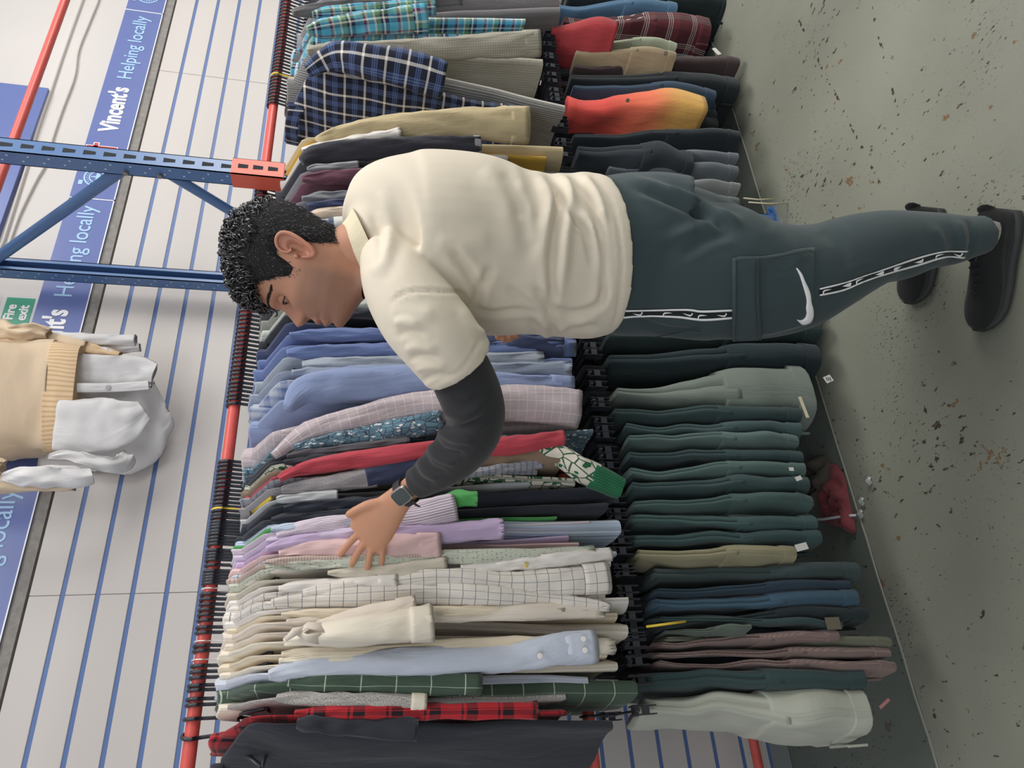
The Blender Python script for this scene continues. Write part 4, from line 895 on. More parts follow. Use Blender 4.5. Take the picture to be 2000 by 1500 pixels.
for i in range(NRW+1):
    f = i/NRW; b_ = -.118+.255*(1-(1-f)**1.0); b_ = min(b_, .1368)
    if i > NRW-14: g = (i-(NRW-14))/14; b_ = lerp(-.118+.255*(NRW-14)/NRW, .137, math.sin(g*PI/2))
    F_, B_, W_, E_ = smo(FR, b_), smo(BK, b_), smo(WD, b_), smo(FW, b_); ac = .006
    for j in range(NCL):
        th = 2*PI*j/NCL; c0, s0 = math.cos(th), math.sin(th)
        if c0 >= 0:
            a = ac+(F_-ac)*abs(c0)**E_; c = W_*math.copysign(abs(s0)**(.96), s0)
        else:
            a = ac+(B_-ac)*abs(c0)**.95; c = W_*math.copysign(abs(s0)**.95, s0)
        ca = abs(c)
        if c0 > 0:
            # nose: bridge, tip and wings
            nb = 0
            if -.034 < b_ < .03:
                h = itp([(-.034, 0), (-.028, .006), (-.022, .018), (-.014, .0255), (-.006, .021), (.006, .013), (.018, .0075), (.03, .0)], b_)
                wn = itp([(-.034, .012), (-.022, .0135), (-.012, .0125), (0, .009), (.02, .0085), (.03, .012)], b_)
                nb = h*math.exp(-(ca/wn)**2.6)
                nb += .007*G(ca-.0145, .0055)*G(b_+.021, .007)
                nb -= .006*G(ca-.0075, .004)*G(b_+.0295, .004)
            a += nb
            a -= .0125*G(ca-.031, .015)*G(b_-.014, .014)          # eye socket
            a += .0050*G(ca-.026, .020)*G(b_-.034, .008)          # brow ridge
            a -= .003*G(ca, .012)*G(b_-.021, .007)
            a += .004*G(ca-.047, .014)*G(b_+.012, .016); c += math.copysign(.003, c)*G(ca-.055, .02)*G(b_+.008, .018)   # cheekbone
            a -= .003*G(ca-.042, .014)*G(b_+.048, .016)
            a += .0045*G(ca, .018)*G(b_+.0475, .0045)*1.0         # lips
            a += .0050*G(ca, .016)*G(b_+.0635, .005)
            a -= .0055*G(b_+.0555, .0022)*G(ca, .021)             # mouth line
            a -= .0035*G(ca, .017)*G(b_+.0745, .005)
            a -= .0018*G(ca, .0035)*G(b_+.038, .006)
            a += .003*G(ca, .018)*G(b_+.089, .009)                # chin
            a -= .0016*G(ca-.018-(-.028-b_)*.35, .004)*(1 if -.06 < b_ < -.025 else 0)
        hv.append(HP(a, b_, c))
        t = base.copy()
        if -.125 < b_ < .0 and a > .0: 
            k = sst(.0, -.045, b_) if b_ < 0 else 0; k = sst(0, 1, min(1, max(0, -b_/.045)))*sst(0.0, .03, a)
            if abs(b_+.0555) < .014 and ca < .021 and a > .09: k *= .25
            t = lerp(t, stub, .72*k)
        if c0 > 0 and ca < .023 and -.070 < b_ < -.043: t = lerp(t, lipc, .8*G(ca, .022)*G(b_+.056, .011))
        if c0 > 0: t = lerp(t, pinkc, .45*(G(b_+.012, .012)*G(ca, .02)+G(b_-.03, .02)*G(ca-.02, .03)))
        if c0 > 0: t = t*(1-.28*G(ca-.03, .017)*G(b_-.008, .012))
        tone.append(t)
for i in range(NRW):
    for j in range(NCL): hf.append((i*NCL+j, i*NCL+(j+1) % NCL, (i+1)*NCL+(j+1) % NCL, (i+1)*NCL+j))
# ears
def ear(sd):
    W0 = .066; n = 12; ce = V(-.004, .004, 0); pts = []
    out = [(.010, -.012), (.006, -.024), (.000, -.031), (-.008, -.026), (-.014, -.014), (-.020, .002), (-.023, .018), (-.020, .031), (-.010, .0375), (.002, .035), (.009, .025), (.008, .014), (.001, .008)]
    S = cr(out, 44); m = len(S)
    def EP(a, b_, lift):
        return HP(a, b_, sd*(W0+lift))
    # helix roll
    rad = [lerp(.0024, .0042, min(1, i/9)) if i < 9 else (.0034 if i < 34 else .0028) for i in range(m)]; k0 = len(hv)
    C3 = [EP(s[0], s[1], .006+.010*max(0, min(1, (-s[0]+.006)/.026))) for s in S]
    for i, p in enumerate(C3):
        t = (C3[min(i+1, m-1)]-C3[max(i-1, 0)]).normalized(); a = t.cross(Fv).normalized(); b2 = a.cross(t)
        for j in range(8):
            th = 2*PI*j/8; hv.append(p+a*rad[i]*math.cos(th)+b2*rad[i]*math.sin(th)); tone.append(np.array(srgb(196, 136, 114)[:3]))
    for i in range(m-1):
        for j in range(8): hf.append((k0+i*8+j, k0+i*8+(j+1) % 8, k0+(i+1)*8+(j+1) % 8, k0+(i+1)*8+j))
    # back plate and bowl: a dished fan inside the rim
    k1 = len(hv); cx, cz = -.003, -.001; R_ = 10
    for r in range(R_+1):
        f = r/R_
        for i in range(m):
            s = S[i]; a = lerp(cx, s[0], f); b2 = lerp(cz, s[1], f)
            l = lerp(-.002, .006+.010*max(0, min(1, (-s[0]+.006)/.026)), f**1.5)+.0045*G(f-.58, .14)*(1 if i > 14 else .4)
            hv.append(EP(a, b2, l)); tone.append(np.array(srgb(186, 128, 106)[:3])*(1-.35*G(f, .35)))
    for r in range(R_):
        for i in range(m): hf.append((k1+r*m+i, k1+(r+1)*m+i, k1+(r+1)*m+(i+1) % m, k1+r*m+(i+1) % m))
    k2 = len(hv)
    for i in range(m): hv.append(EP(S[i][0]*.6, S[i][1]*.6, -.006)); tone.append(base)
    for i in range(m): hf.append((k1+R_*m+i, k2+i, k2+(i+1) % m, k1+R_*m+(i+1) % m))
    # tragus and lobe
    for c_, r_, sc in (((.0115, -.002), .0042, .006), ((.0015, -.0255), .0066, .007)):
        vs, fs = ball((0, 0, 0), 1, 6); k3 = len(hv)
        for v in vs: hv.append(EP(c_[0]+v.x*r_, c_[1]+v.y*r_*1.2, sc+v.z*.0035)); tone.append(np.array(srgb(192, 132, 110)[:3]))
        hf.extend([tuple(i+k3 for i in f) for f in fs])
ear(1); ear(-1)
# join the fused body with the head, with a colour per vertex (stubble, lips)
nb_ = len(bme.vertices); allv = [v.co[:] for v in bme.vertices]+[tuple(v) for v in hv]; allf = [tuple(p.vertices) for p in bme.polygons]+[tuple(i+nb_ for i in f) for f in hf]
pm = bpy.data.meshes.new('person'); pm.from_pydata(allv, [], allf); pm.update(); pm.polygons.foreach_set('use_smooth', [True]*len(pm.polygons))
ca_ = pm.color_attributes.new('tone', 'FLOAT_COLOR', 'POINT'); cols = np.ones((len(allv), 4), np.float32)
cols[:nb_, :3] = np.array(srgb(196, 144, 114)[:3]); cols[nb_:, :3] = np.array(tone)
for i in range(nb_):      # stubble runs on under the jaw
    p = allv[i]; x, y, d = proj(p)
    if x < 740 and 440 < y < 620: cols[i, :3] = lerp(base, stub, .45*sst(700, 655, x)*sst(500, 560, y))
ca_.data.foreach_set('color', cols.ravel())
man = ob('person', pm, skin); tag(man, 'young man with curly dark hair, cream tee over black sleeves, reaching into the shirts', 'person')
def surf_a(b_, c):
    F_, W_, E_ = smo(FR, b_), smo(WD, b_), smo(FW, b_); s0 = min(1, (abs(c)/W_))**(1/.96); c0 = math.sqrt(max(0, 1-s0*s0))
    a = .006+(F_-.006)*c0**E_; return a-.0125*G(abs(c)-.031, .015)*G(b_-.014, .014)+.0050*G(abs(c)-.026, .020)*G(b_-.034, .008)
# ---- eyes, brows
eyew = plain('eye_white', srgb(214, 206, 200), .25, noise_amt=0); lash = plain('lash_dark', srgb(34, 28, 28), .7, noise_amt=0); iris = plain('iris_brown', srgb(44, 28, 22), .2, noise_amt=0)
for sd in (1, -1):
    ec = HP(.0850, .0135, sd*.031)
    vs, fs = ball(ec, .0118, 12); e = mesh('eye', vs, fs, eyew, man)
    ic = HP(.0938, .0085, sd*.0345); vs, fs = ball(ic, .0043, 8); mesh('iris', vs, fs, iris, e)
    # lids: arcs of skin over the ball, upper one lowered
    for up in (1, -1):
        b = MB(); n = 24; prof = []
        for i in range(n+1):
            az = -1.75+3.5*i/n; row = []; kq = min(1, (az/1.25)**2)
            for k in range(6):
                el0 = lerp(-.16, -.34, kq) if up > 0 else lerp(-.56, -.34, kq)
                el = lerp(el0, 1.25*up, k/5); r = .0129
                a = r*math.cos(el)*math.cos(az); bb = r*math.sin(el); c = r*math.cos(el)*math.sin(az)
                row.append(HP(.0850+a, .0135+bb, sd*.031+c))
            prof.append(row)
        vs = [p for row in prof for p in row]; fs = [(i*6+k, i*6+k+1, (i+1)*6+k+1, (i+1)*6+k) for i in range(n) for k in range(5)]
        l = mesh('eyelid', vs, fs, skin, man); cc = l.data.color_attributes.new('tone', 'FLOAT_COLOR', 'POINT'); cc.data.foreach_set('color', np.tile(np.append(base*(.78 if up > 0 else .85), 1).astype(np.float32), (len(vs), 1)).ravel())
        if up > 0:
            b = MB(); b.tube([row[0]-Fv*.0004 for row in prof], .0011, 6); b.build('eyelashes', lash, man, True)
    b = MB(); R = random.Random(5)
    for q in range(170):
        f = R.random(); c = lerp(.010, .056, f); bb = .0335+.006*math.sin(f*2.6)-.007*f*f+R.uniform(-.0024, .0024)*(1-.4*f)
        aa = surf_a(bb, c)+.0012
        p0 = HP(aa, bb, sd*c); p1 = HP(surf_a(bb+.0012, c+.006)+.0016, bb+.0012, sd*(c+.006)); b.tube([p0, p1], [.0005, .0002], 4)
    b.build('eyebrow', lash, man)
# ---- hair: a dense short shell at the sides and loose shiny curls on top
hm = NT('hair_black'); hm.b.inputs['Base Color'].default_value = srgb(38, 36, 38); hm.b.inputs['Roughness'].default_value = .75; hm.b.inputs['Specular IOR Level'].default_value = .15
nz = hm.n('ShaderNodeTexNoise'); nz.inputs['Scale'].default_value = 260; nz.inputs['Detail'].default_value = 3; tcx = hm.n('ShaderNodeTexCoord'); hm.l(tcx.outputs['Object'], nz.inputs['Vector']); hm.bump(nz.outputs[0], .5, .002)
hs = []; hfs = []; NR, NC = 70, 120
def hairline(a):
    # lowest b covered by hair as a function of the forward coordinate
    return itp([(-.09, -.060), (-.045, -.050), (-.028, -.030), (-.020, .0), (-.014, .036), (.0, .040), (.012, .030), (.020, -.008), (.034, -.006), (.040, .022), (.056, .050), (.066, .060), (.085, .058), (.112, .070), (.14, .072)], a)
def thick(a, b_):
    return lerp(.006, .020, sst(.055, .12, b_+.35*a))+.006*sst(.05, .1, a)*sst(.06, .1, b_)
for i in range(NR+1):
    for j in range(NC):
        th = 2*PI*j/NC; c0, s0 = math.cos(th), math.sin(th); b0 = .06
        for it in range(1):
            F0, B0 = smo(FR, .06), smo(BK, .06)
        a_guess = .006+((.10-.006)*c0 if c0 > 0 else (.085)*c0)
        lo = hairline(a_guess); g = i/NR; b_ = lerp(lo, .1365, math.sin(g*PI/2) if g > 0 else 0)
        F_, B_, W_, E_ = smo(FR, b_), smo(BK, b_), smo(WD, b_), smo(FW, b_)
        if c0 >= 0: a = .006+(F_-.006)*abs(c0)**E_; c = W_*math.copysign(abs(s0)**.96, s0)
        else: a = .006+(B_-.006)*abs(c0)**.95; c = W_*math.copysign(abs(s0)**.95, s0)
        tk = thick(a, b_)*(.12+.88*sst(0, .10, g)); nn = V(a-.006, (b_-.045)*1.0 if b_ > .045 else 0, c); nn = nn.normalized() if nn.length > 0 else V(0, 1, 0)
        w_ = 1+.35*noise.noise((a*70, b_*70, c*70))*sst(.05, .1, b_)
        q = V(a, b_, c)+nn*tk*w_; hs.append(HP(q.x, q.y, q.z))
for i in range(NR):
    for j in range(NC): hfs.append((i*NC+j, i*NC+(j+1) % NC, (i+1)*NC+(j+1) % NC, (i+1)*NC+j))
hair = mesh('hair', hs, hfs, hm.m, man)
b = MB(); R = random.Random(21)
def skull(a_dir, up):   # point on the scalp by azimuth and height
    F_, B_, W_, E_ = smo(FR, up), smo(BK, up), smo(WD, up), smo(FW, up); c0, s0 = math.cos(a_dir), math.sin(a_dir)
    a = .006+((F_-.006)*abs(c0)**E_ if c0 >= 0 else -(.006-B_)*abs(c0)**.95); return V(a, up, W_*math.copysign(abs(s0)**.95, s0))
cnt = 0
while cnt < 900:
    az = R.uniform(-PI, PI); up = .137-.075*R.random()**1.2; p = skull(az, up)
    if p.x < .0 and up < .085+R.uniform(-.01, .01): continue
    if p.x < .05 and up < .078: continue
    if R.random() < .0: continue
    cnt += 1
    n = V(p.x-.006, (up-.03), p.z).normalized(); tk = thick(p.x, up)
    # curl: a small helix combed forward and outwards
    fwd = V(1, -.25, R.uniform(-.7, .7)).normalized(); fwd = (fwd-n*fwd.dot(n)).normalized(); sidev = n.cross(fwd)
    r = R.uniform(.005, .0105); turns = R.uniform(.8, 1.5); Lc = R.uniform(.016, .038); ph = R.uniform(0, 6.28); pts = []; rad = R.uniform(.0011, .0021)
    hgt = tk*R.uniform(.75, 1.2)
    for k in range(13):
        f = k/12; an = ph+turns*6.28*f; pts.append(p+n*(hgt+r*math.sin(an)*.8-.004*f*f)+fwd*(Lc*(f-.2)+r*.5*math.cos(an))+sidev*r*math.cos(an))
    b.tube([HP(q.x, q.y, q.z) for q in pts], [rad]*12+[rad*.3], 4, False)
# front fringe tufts
for q in range(70):
    c = R.uniform(-.055, .055); p = V(.098-abs(c)*.35, .088+R.uniform(-.012, .02), c); r = R.uniform(.004, .007); ph = R.uniform(0, 6.28); rad = R.uniform(.0008, .0013); pts = []
    for k in range(12):
        f = k/11; an = ph+8*f; pts.append(p+V(.024*f**.7+.004*math.cos(an), .022*f-.030*f*f+r*.8*math.sin(an), r*math.cos(an)))
    b.tube([HP(x.x, x.y, x.z) for x in pts], [rad]*11+[rad*.3], 4, False)
cm = NT('curl_black'); cm.b.inputs['Base Color'].default_value = srgb(26, 24, 26); cm.b.inputs['Roughness'].default_value = .2; cm.b.inputs['Specular IOR Level'].default_value = 1.0
# short combed hairs over the whole shell so its edge is not a hard line
for q in range(4200):
    i = int(NR*R.random()**1.7); j = R.randrange(NC); p0 = hs[i*NC+j]; p1 = hs[min(NR, i+1)*NC+j]; nn = (p0-HP(.0, .03, 0)).normalized(); dn_ = (p0-p1)
    if dn_.length < 1e-6: continue
    dn_ = dn_.normalized(); sdv = nn.cross(dn_); L_ = R.uniform(.006, .013); e_ = p0+dn_*L_*R.uniform(.3, 1)+sdv*L_*R.uniform(-.5, .5)+nn*R.uniform(.0005, .004)
    b.tube([p0-nn*.001, (p0+e_)/2+nn*.0012, e_], [.00045, .0004, .00015], 3, False)
tag(b.build('curls', cm.m, hair, True), kind='stuff')
# ---- tee shirt
tee_m = fabric('cream_tee', C(224, 213, 194), wamt=.5)
tee = [loft([(712, 490, 1.313, 68, .067), (724, 485, 1.318, 88, .085), (742, 478, 1.33, 130, .118), (768, 472, 1.345, 158, .155), (812, 474, 1.36, 172, .165), (862, 474, 1.37, 174, .168), (922, 480, 1.39, 173, .165), (980, 492, 1.41, 165, .16), (1035, 497, 1.42, 156, .158), (1090, 502, 1.44, 157, .158), (1140, 502, 1.45, 160, .158), (1178, 500, 1.46, 153, .155)], 40),
       loft([(762, 505, 1.29, 60, .07), (786, 560, 1.25, 76, .082), (822, 618, 1.225, 83, .084), (862, 668, 1.225, 80, .08), (896, 712, 1.245, 76, .074)], 28),
       loft([(790, 400, 1.43, 70, .08), (830, 362, 1.47, 60, .078), (880, 348, 1.50, 50, .07), (926, 342, 1.525, 42, .06)], 24)]
tm_ = fuse(tee, .0055, 7, .5)
W_ = [([(1066, 338), (1092, 378), (1086, 440), (1079, 508), (1080, 560), (1079, 600)], -.011, 9),
      ([(1052, 345), (1072, 400), (1062, 450), (1050, 520)], .007, 13), ([(1100, 345), (1112, 400), (1106, 470), (1098, 560)], .008, 11),
      ([(1082, 350), (1118, 424), (1142, 448), (1160, 520)], -.008, 8), ([(1108, 352), (1140, 420), (1166, 470), (1178, 545)], .006, 9),
      ([(1120, 346), (1160, 400), (1172, 470), (1180, 550), (1176, 600)], -.007, 8), ([(1046, 560), (1074, 610), (1082, 655)], -.008, 9),
      ([(1075, 598), (1120, 612), (1168, 596), (1182, 560)], -.006, 8), ([(1065, 620), (1100, 640), (1150, 628)], .006, 11),
      ([(1020, 600), (1060, 630), (1070, 662)], .007, 10), ([(990, 560), (1030, 600), (1050, 650)], -.005, 10), ([(1090, 660), (1120, 640), (1170, 640)], -.006, 8),
      ([(880, 488), (908, 520), (928, 560), (932, 600)], -.008, 10), ([(960, 520), (942, 560), (930, 600)], -.006, 9), ([(926, 600), (960, 612), (1010, 606), (1050, 612)], -.006, 7),
      ([(850, 470), (900, 480), (960, 470)], .003, 22), ([(742, 372), (764, 440), (748, 500), (730, 540)], .006, 14), ([(722, 420), (744, 470), (738, 520)], -.005, 9),
      ([(764, 590), (790, 572), (830, 568), (870, 570), (905, 574), (926, 613)], -.0035, 4), ([(760, 610), (800, 620), (850, 610)], .003, 16),
      ([(776, 655), (800, 650), (828, 655)], -.005, 7), ([(792, 682), (818, 676), (850, 682)], .005, 8), ([(800, 702), (826, 696), (856, 700)], -.005, 6), ([(812, 722), (838, 716), (870, 716)], .004, 7), ([(824, 744), (848, 735), (880, 732)], -.004, 6), ([(770, 632), (792, 628), (820, 636)], .005, 8),
      ([(900, 600), (925, 640), (950, 650)], .004, 10), ([(980, 335), (1010, 380), (1020, 430)], -.005, 14), ([(940, 330), (990, 400), (1010, 500)], .004, 22),
      ([(1190, 380), (1205, 430), (1214, 500), (1212, 560), (1206, 610), (1196, 640)], -.0028, 4), ([(838, 752), (900, 722), (940, 660)], -.002, 4),
      ([(1010, 350), (1035, 420), (1040, 480)], .006, 12), ([(1140, 345), (1165, 380), (1180, 430)], .006, 9)]
wrinkles(tm_, W_)
tee_o = ob('tee_shirt', tm_, tee_m, man)
# collar rib, tilted ring round the neck
cst = [((722, 487, 1.316), 84, .082), ((712, 491, 1.314), 74.5, .073), ((702, 495, 1.312), 68, .067), ((694, 498, 1.311), 63, .063), ((691, 499, 1.311), 60.5, .0605), ((694, 498, 1.311), 57, .057), ((708, 493, 1.313), 60, .060)]
vs = []; fs = []; uv = []; ax = (P(722, 487, 1.316)-P(692, 499, 1.311)).normalized(); vd = (P(705, 494, 1.31)-CAM).normalized(); a_ = ax.cross(vd).normalized(); b_ = a_.cross(ax).normalized(); n = 60
for k, (c_, ra, rb_) in enumerate(cst):
    c3 = P(*c_)
    for i in range(n):
        th = 2*PI*i/n; vs.append(c3+a_*ra*1.312/FPX*math.cos(th)+b_*rb_*math.sin(th)); uv.append((i*.006, k*.01))
for k in range(len(cst)-1):
    for i in range(n): fs.append((k*n+i, k*n+(i+1) % n, (k+1)*n+(i+1) % n, (k+1)*n+i))
mesh('collar', vs, fs, fabric('cream_rib', C(224, 214, 186), 'stripe', [(0, C(224, 214, 186)), (.5, C(212, 200, 170))], .003), tee_o, True, uv)
# ---- black long sleeves under it
bl = fabric('black_sleeve_cloth', C(50, 50, 52))
def under(name, st, vox=.005, wr=()):
    m = fuse([loft(st, 26)], vox, 3); wrinkles(m, wr); return ob(name, m, bl, man)
us = under('undershirt_sleeve', [(862, 668, 1.238, 58, .06), (888, 706, 1.25, 61, .062), (915, 762, 1.27, 62, .062), (930, 806, 1.30, 57, .058), (922, 845, 1.335, 55, .056), (896, 880, 1.375, 52, .05), (866, 908, 1.41, 45, .044), (838, 929, 1.44, 37, .036), (812, 945, 1.462, 31, .03)], .0042,
      [([(850, 826), (880, 838), (915, 832), (950, 815)], -.007, 7), ([(858, 842), (885, 858), (925, 862)], .006, 8), ([(846, 858), (868, 880), (905, 888)], -.007, 6), ([(836, 872), (856, 896), (890, 906)], .005, 7), ([(826, 886), (842, 912), (872, 924)], -.005, 5), ([(816, 898), (830, 922), (856, 936)], .004, 6), ([(806, 908), (820, 934), (844, 946)], -.004, 5), ([(862, 800), (900, 812), (945, 790)], .005, 9), ([(880, 770), (915, 786), (955, 760)], -.003, 10)])
under('undershirt_sleeve', [(880, 350, 1.515, 44, .048), (930, 356, 1.56, 42, .046), (985, 388, 1.605, 38, .041), (1002, 470, 1.66, 34, .034), (995, 560, 1.66, 28, .028), (992, 582, 1.655, 27, .025)])
# ---- joggers
jg = fabric('black_fleece', C(60, 73, 76), wamt=1.3)
JL = [(1160, 500, 1.46, 148, .14), (1210, 500, 1.475, 156, .145), (1270, 499, 1.485, 158, .14), (1330, 505, 1.48, 156, .13)]
JL2 = [(1230, 520, 1.47, 120, .12), (1330, 530, 1.465, 130, .12), (1400, 533, 1.47, 134, .12), (1460, 545, 1.475, 120, .11), (1510, 547, 1.485, 112, .105), (1560, 541, 1.495, 103, .098), (1610, 524, 1.51, 90, .09), (1660, 502, 1.53, 81, .084), (1710, 485, 1.555, 72, .08), (1760, 479, 1.58, 67, .076), (1810, 471, 1.60, 56, .066), (1860, 468, 1.62, 49, .055), (1895, 463, 1.63, 41, .048), (1922, 458, 1.638, 37, .044)]
aR_ = V(1.168, 1.178, 0)
JR = [(1230, 470, 1.54, 120, .12), (1330, 478, 1.58, 112, .12), (1420, 500, 1.63, 96, .105), (1500, 525, 1.67, 88, .095), (1590, 515, 1.72, 66, .075), (1670, 486, 1.78, 44, .056), (1730, 462, 1.82, 34, .044), (1775, 448, 1.86, 29, .038)]
jm = fuse([loft(JL, 36), loft(JL2, 32), loft(JR, 28)], .006, 7)
wrinkles(jm, [([(1230, 350), (1300, 372), (1380, 400), (1440, 436)], .007, 10), ([(1240, 362), (1310, 392), (1380, 425), (1420, 446)], -.008, 9), ([(1300, 470), (1360, 445), (1410, 425), (1450, 440)], .007, 12), ([(1330, 500), (1380, 470), (1430, 455)], -.006, 10), ([(1300, 370), (1350, 392), (1400, 425)], .006, 8),
              ([(1240, 620), (1290, 640), (1340, 646), (1372, 640)], -.006, 7), ([(1640, 560), (1680, 540), (1720, 530)], -.004, 10), ([(1870, 430), (1880, 470), (1875, 505)], .006, 8), ([(1893, 430), (1900, 465), (1894, 492)], -.005, 5), ([(1820, 440), (1840, 480), (1835, 510)], .004, 10), ([(1600, 450), (1640, 480), (1650, 560)], -.004, 14), ([(1500, 440), (1540, 480), (1560, 520)], .004, 16)])
jog = ob('joggers', jm, jg, man); jt = bvh(jm)
def patch(name, mat, parent, rowsA, rowsB, nu, nv_, off, tree=None, th=.002):
    """a sheet laid on the cloth between two pixel polylines; it has a rim so it reads as sewn on"""
    tree = tree or jt; A = cr(rowsA, nu); B = cr(rowsB, nu); vs = []; ok = True; fs = []; last = None
    for lay in (off, -.001):
        for i in range(nu):
            for k in range(nv_):
                q = lerp(A[i], B[i], k/(nv_-1)); h = hit(tree, q[0], q[1], lay)
                if h is None: h = vs[-1] if vs else V(0, 0, 0)
                vs.append(h)
    n = nu*nv_
    for i in range(nu-1):
        for k in range(nv_-1): fs.append((i*nv_+k, i*nv_+k+1, (i+1)*nv_+k+1, (i+1)*nv_+k))
    for i in range(nu-1):
        fs.append((i*nv_, (i+1)*nv_, n+(i+1)*nv_, n+i*nv_)); e = nv_-1; fs.append((i*nv_+e, n+i*nv_+e, n+(i+1)*nv_+e, (i+1)*nv_+e))
    for k in range(nv_-1):
        fs.append((k, n+k, n+k+1, k+1)); e = (nu-1)*nv_; fs.append((e+k, e+k+1, n+e+k+1, n+e+k))
    return mesh(name, vs, fs, mat, parent, True, [(v.x, v.z) for v in vs])
# cargo pocket and its flap on the thigh
pk_ = patch('cargo_pocket', jg, jog, [(1440, 502), (1500, 500), (1560, 488), (1588, 486)], [(1440, 655), (1500, 652), (1560, 636), (1582, 628)], 26, 26, .0055)
patch('pocket_flap', jg, pk_, [(1430, 505), (1452, 503), (1476, 502)], [(1430, 664), (1452, 664), (1486, 662)], 10, 28, .0095)
seam_m = fabric('seam_thread', C(44, 52, 54))
for ln in ([(1434, 508), (1434, 580), (1434, 658)], [(1470, 508), (1471, 580), (1478, 656)], [(1478, 508), (1480, 580), (1486, 650)], [(1490, 508), (1540, 500), (1580, 494)], [(1275, 650), (1310, 646), (1345, 636), (1372, 640)]):
    pts = [hit(jt, q[0], q[1], .0098) for q in cr(ln, 30)]; pts = [p for p in pts if p]; s = MB(); s.tube(pts, .0011, 5); s.build('stitching', seam_m, jog, True)
tape = fabric('black_tape', C(30, 38, 40)); wp_ = plain('tape_white', srgb(236, 236, 236), .6, noise_amt=0)
def swoosh_px(cx, cy, ln, wd, ang, flip=1):
    """tick mark outline in pixels"""
    up = [(-.50, .10), (-.42, -.12), (-.33, -.30), (-.22, -.36), (-.08, -.30), (.12, -.16), (.35, .06), (.5, .22)]
    lo = [(.5, .22), (.3, .12), (.08, .02), (-.10, -.06), (-.24, -.08), (-.32, -.02), (-.37, .12), (-.36, .26), (-.44, .22)]
    pts = []
    for a, b_ in up+lo[1:]:
        X = a*ln; Y = b_*wd*flip; pts.append((cx+X*math.cos(ang)-Y*math.sin(ang), cy+X*math.sin(ang)+Y*math.cos(ang)))
    return pts
def decal_poly(name, px, mat, parent, off=.0035, tree=None):
    vs = [hit(tree or jt, x, y, off) for x, y in px]
    if any(v is None for v in vs): return
    c = sum(vs, Vector())/len(vs); n = len(vs); me = bpy.data.meshes.new(name); bm = bmesh.new(); bv = [bm.verts.new(v) for v in vs]; f = bm.faces.new(bv); bmesh.ops.triangulate(bm, faces=[f]); bm.to_mesh(me); bm.free()
    me.materials.append(mat); o = bpy.data.objects.new(name, me); COL.objects.link(o); attach(o, parent); return o
def side_tape(top_, bot, ticks):
    t = patch('side_tape', tape, jog, top_, bot, 40, 6, .0018)
    T_ = cr(top_, 40); B_ = cr(bot, 40)
    for a, b_ in ((T_, B_), (B_, T_)):
        nrm = [(q[0]-p[0], q[1]-p[1]) for p, q in zip(a, b_)]
        L1 = [(p[0]+.03*d[0], p[1]+.03*d[1]) for p, d in zip(a, nrm)]; L2 = [(p[0]+.20*d[0], p[1]+.20*d[1]) for p, d in zip(a, nrm)]
        patch('white_edging', wp_, t, L1, L2, 40, 3, .0032)
    for k in range(ticks):
        f = (k+.5)/ticks; i = f*39; i0 = int(i); c = (T_[i0]+B_[i0])/2; j = min(39, i0+1); d = (T_[j]+B_[j])/2-(T_[max(0, i0-1)]+B_[max(0, i0-1)])/2; an = math.atan2(d[1], d[0])
        px = swoosh_px(c[0], c[1], 20, 11, an-.35 if k % 2 == 0 else an+PI-.1, 1)
        decal_poly('tick_mark', px, wp_, t, .0034)
side_tape([(1196, 604), (1250, 604), (1340, 602), (1372, 605), (1429, 603)], [(1196, 624), (1250, 618), (1320, 620), (1372, 626), (1429, 622)], 6)
side_tape([(1601, 562), (1650, 550), (1680, 540), (1735, 521), (1790, 502), (1842, 490), (1889, 489)], [(1600, 578), (1648, 568), (1685, 552), (1740, 533), (1795, 518), (1845, 503), (1882, 504)], 8)
# the large white swoosh below the pocket, traced as a curved blade
big_up = [(1551, 524), (1560, 534), (1568, 551), (1577, 570), (1580, 588), (1584, 602), (1584, 616), (1578, 626), (1564, 629), (1553, 621)]
big_lo = [(1551, 524), (1558, 538), (1564, 556), (1569, 572), (1572, 586), (1571, 600), (1572, 610), (1569, 618), (1562, 622), (1553, 621)]
patch('swoosh', wp_, jog, big_up, big_lo, 40, 4, .0085)
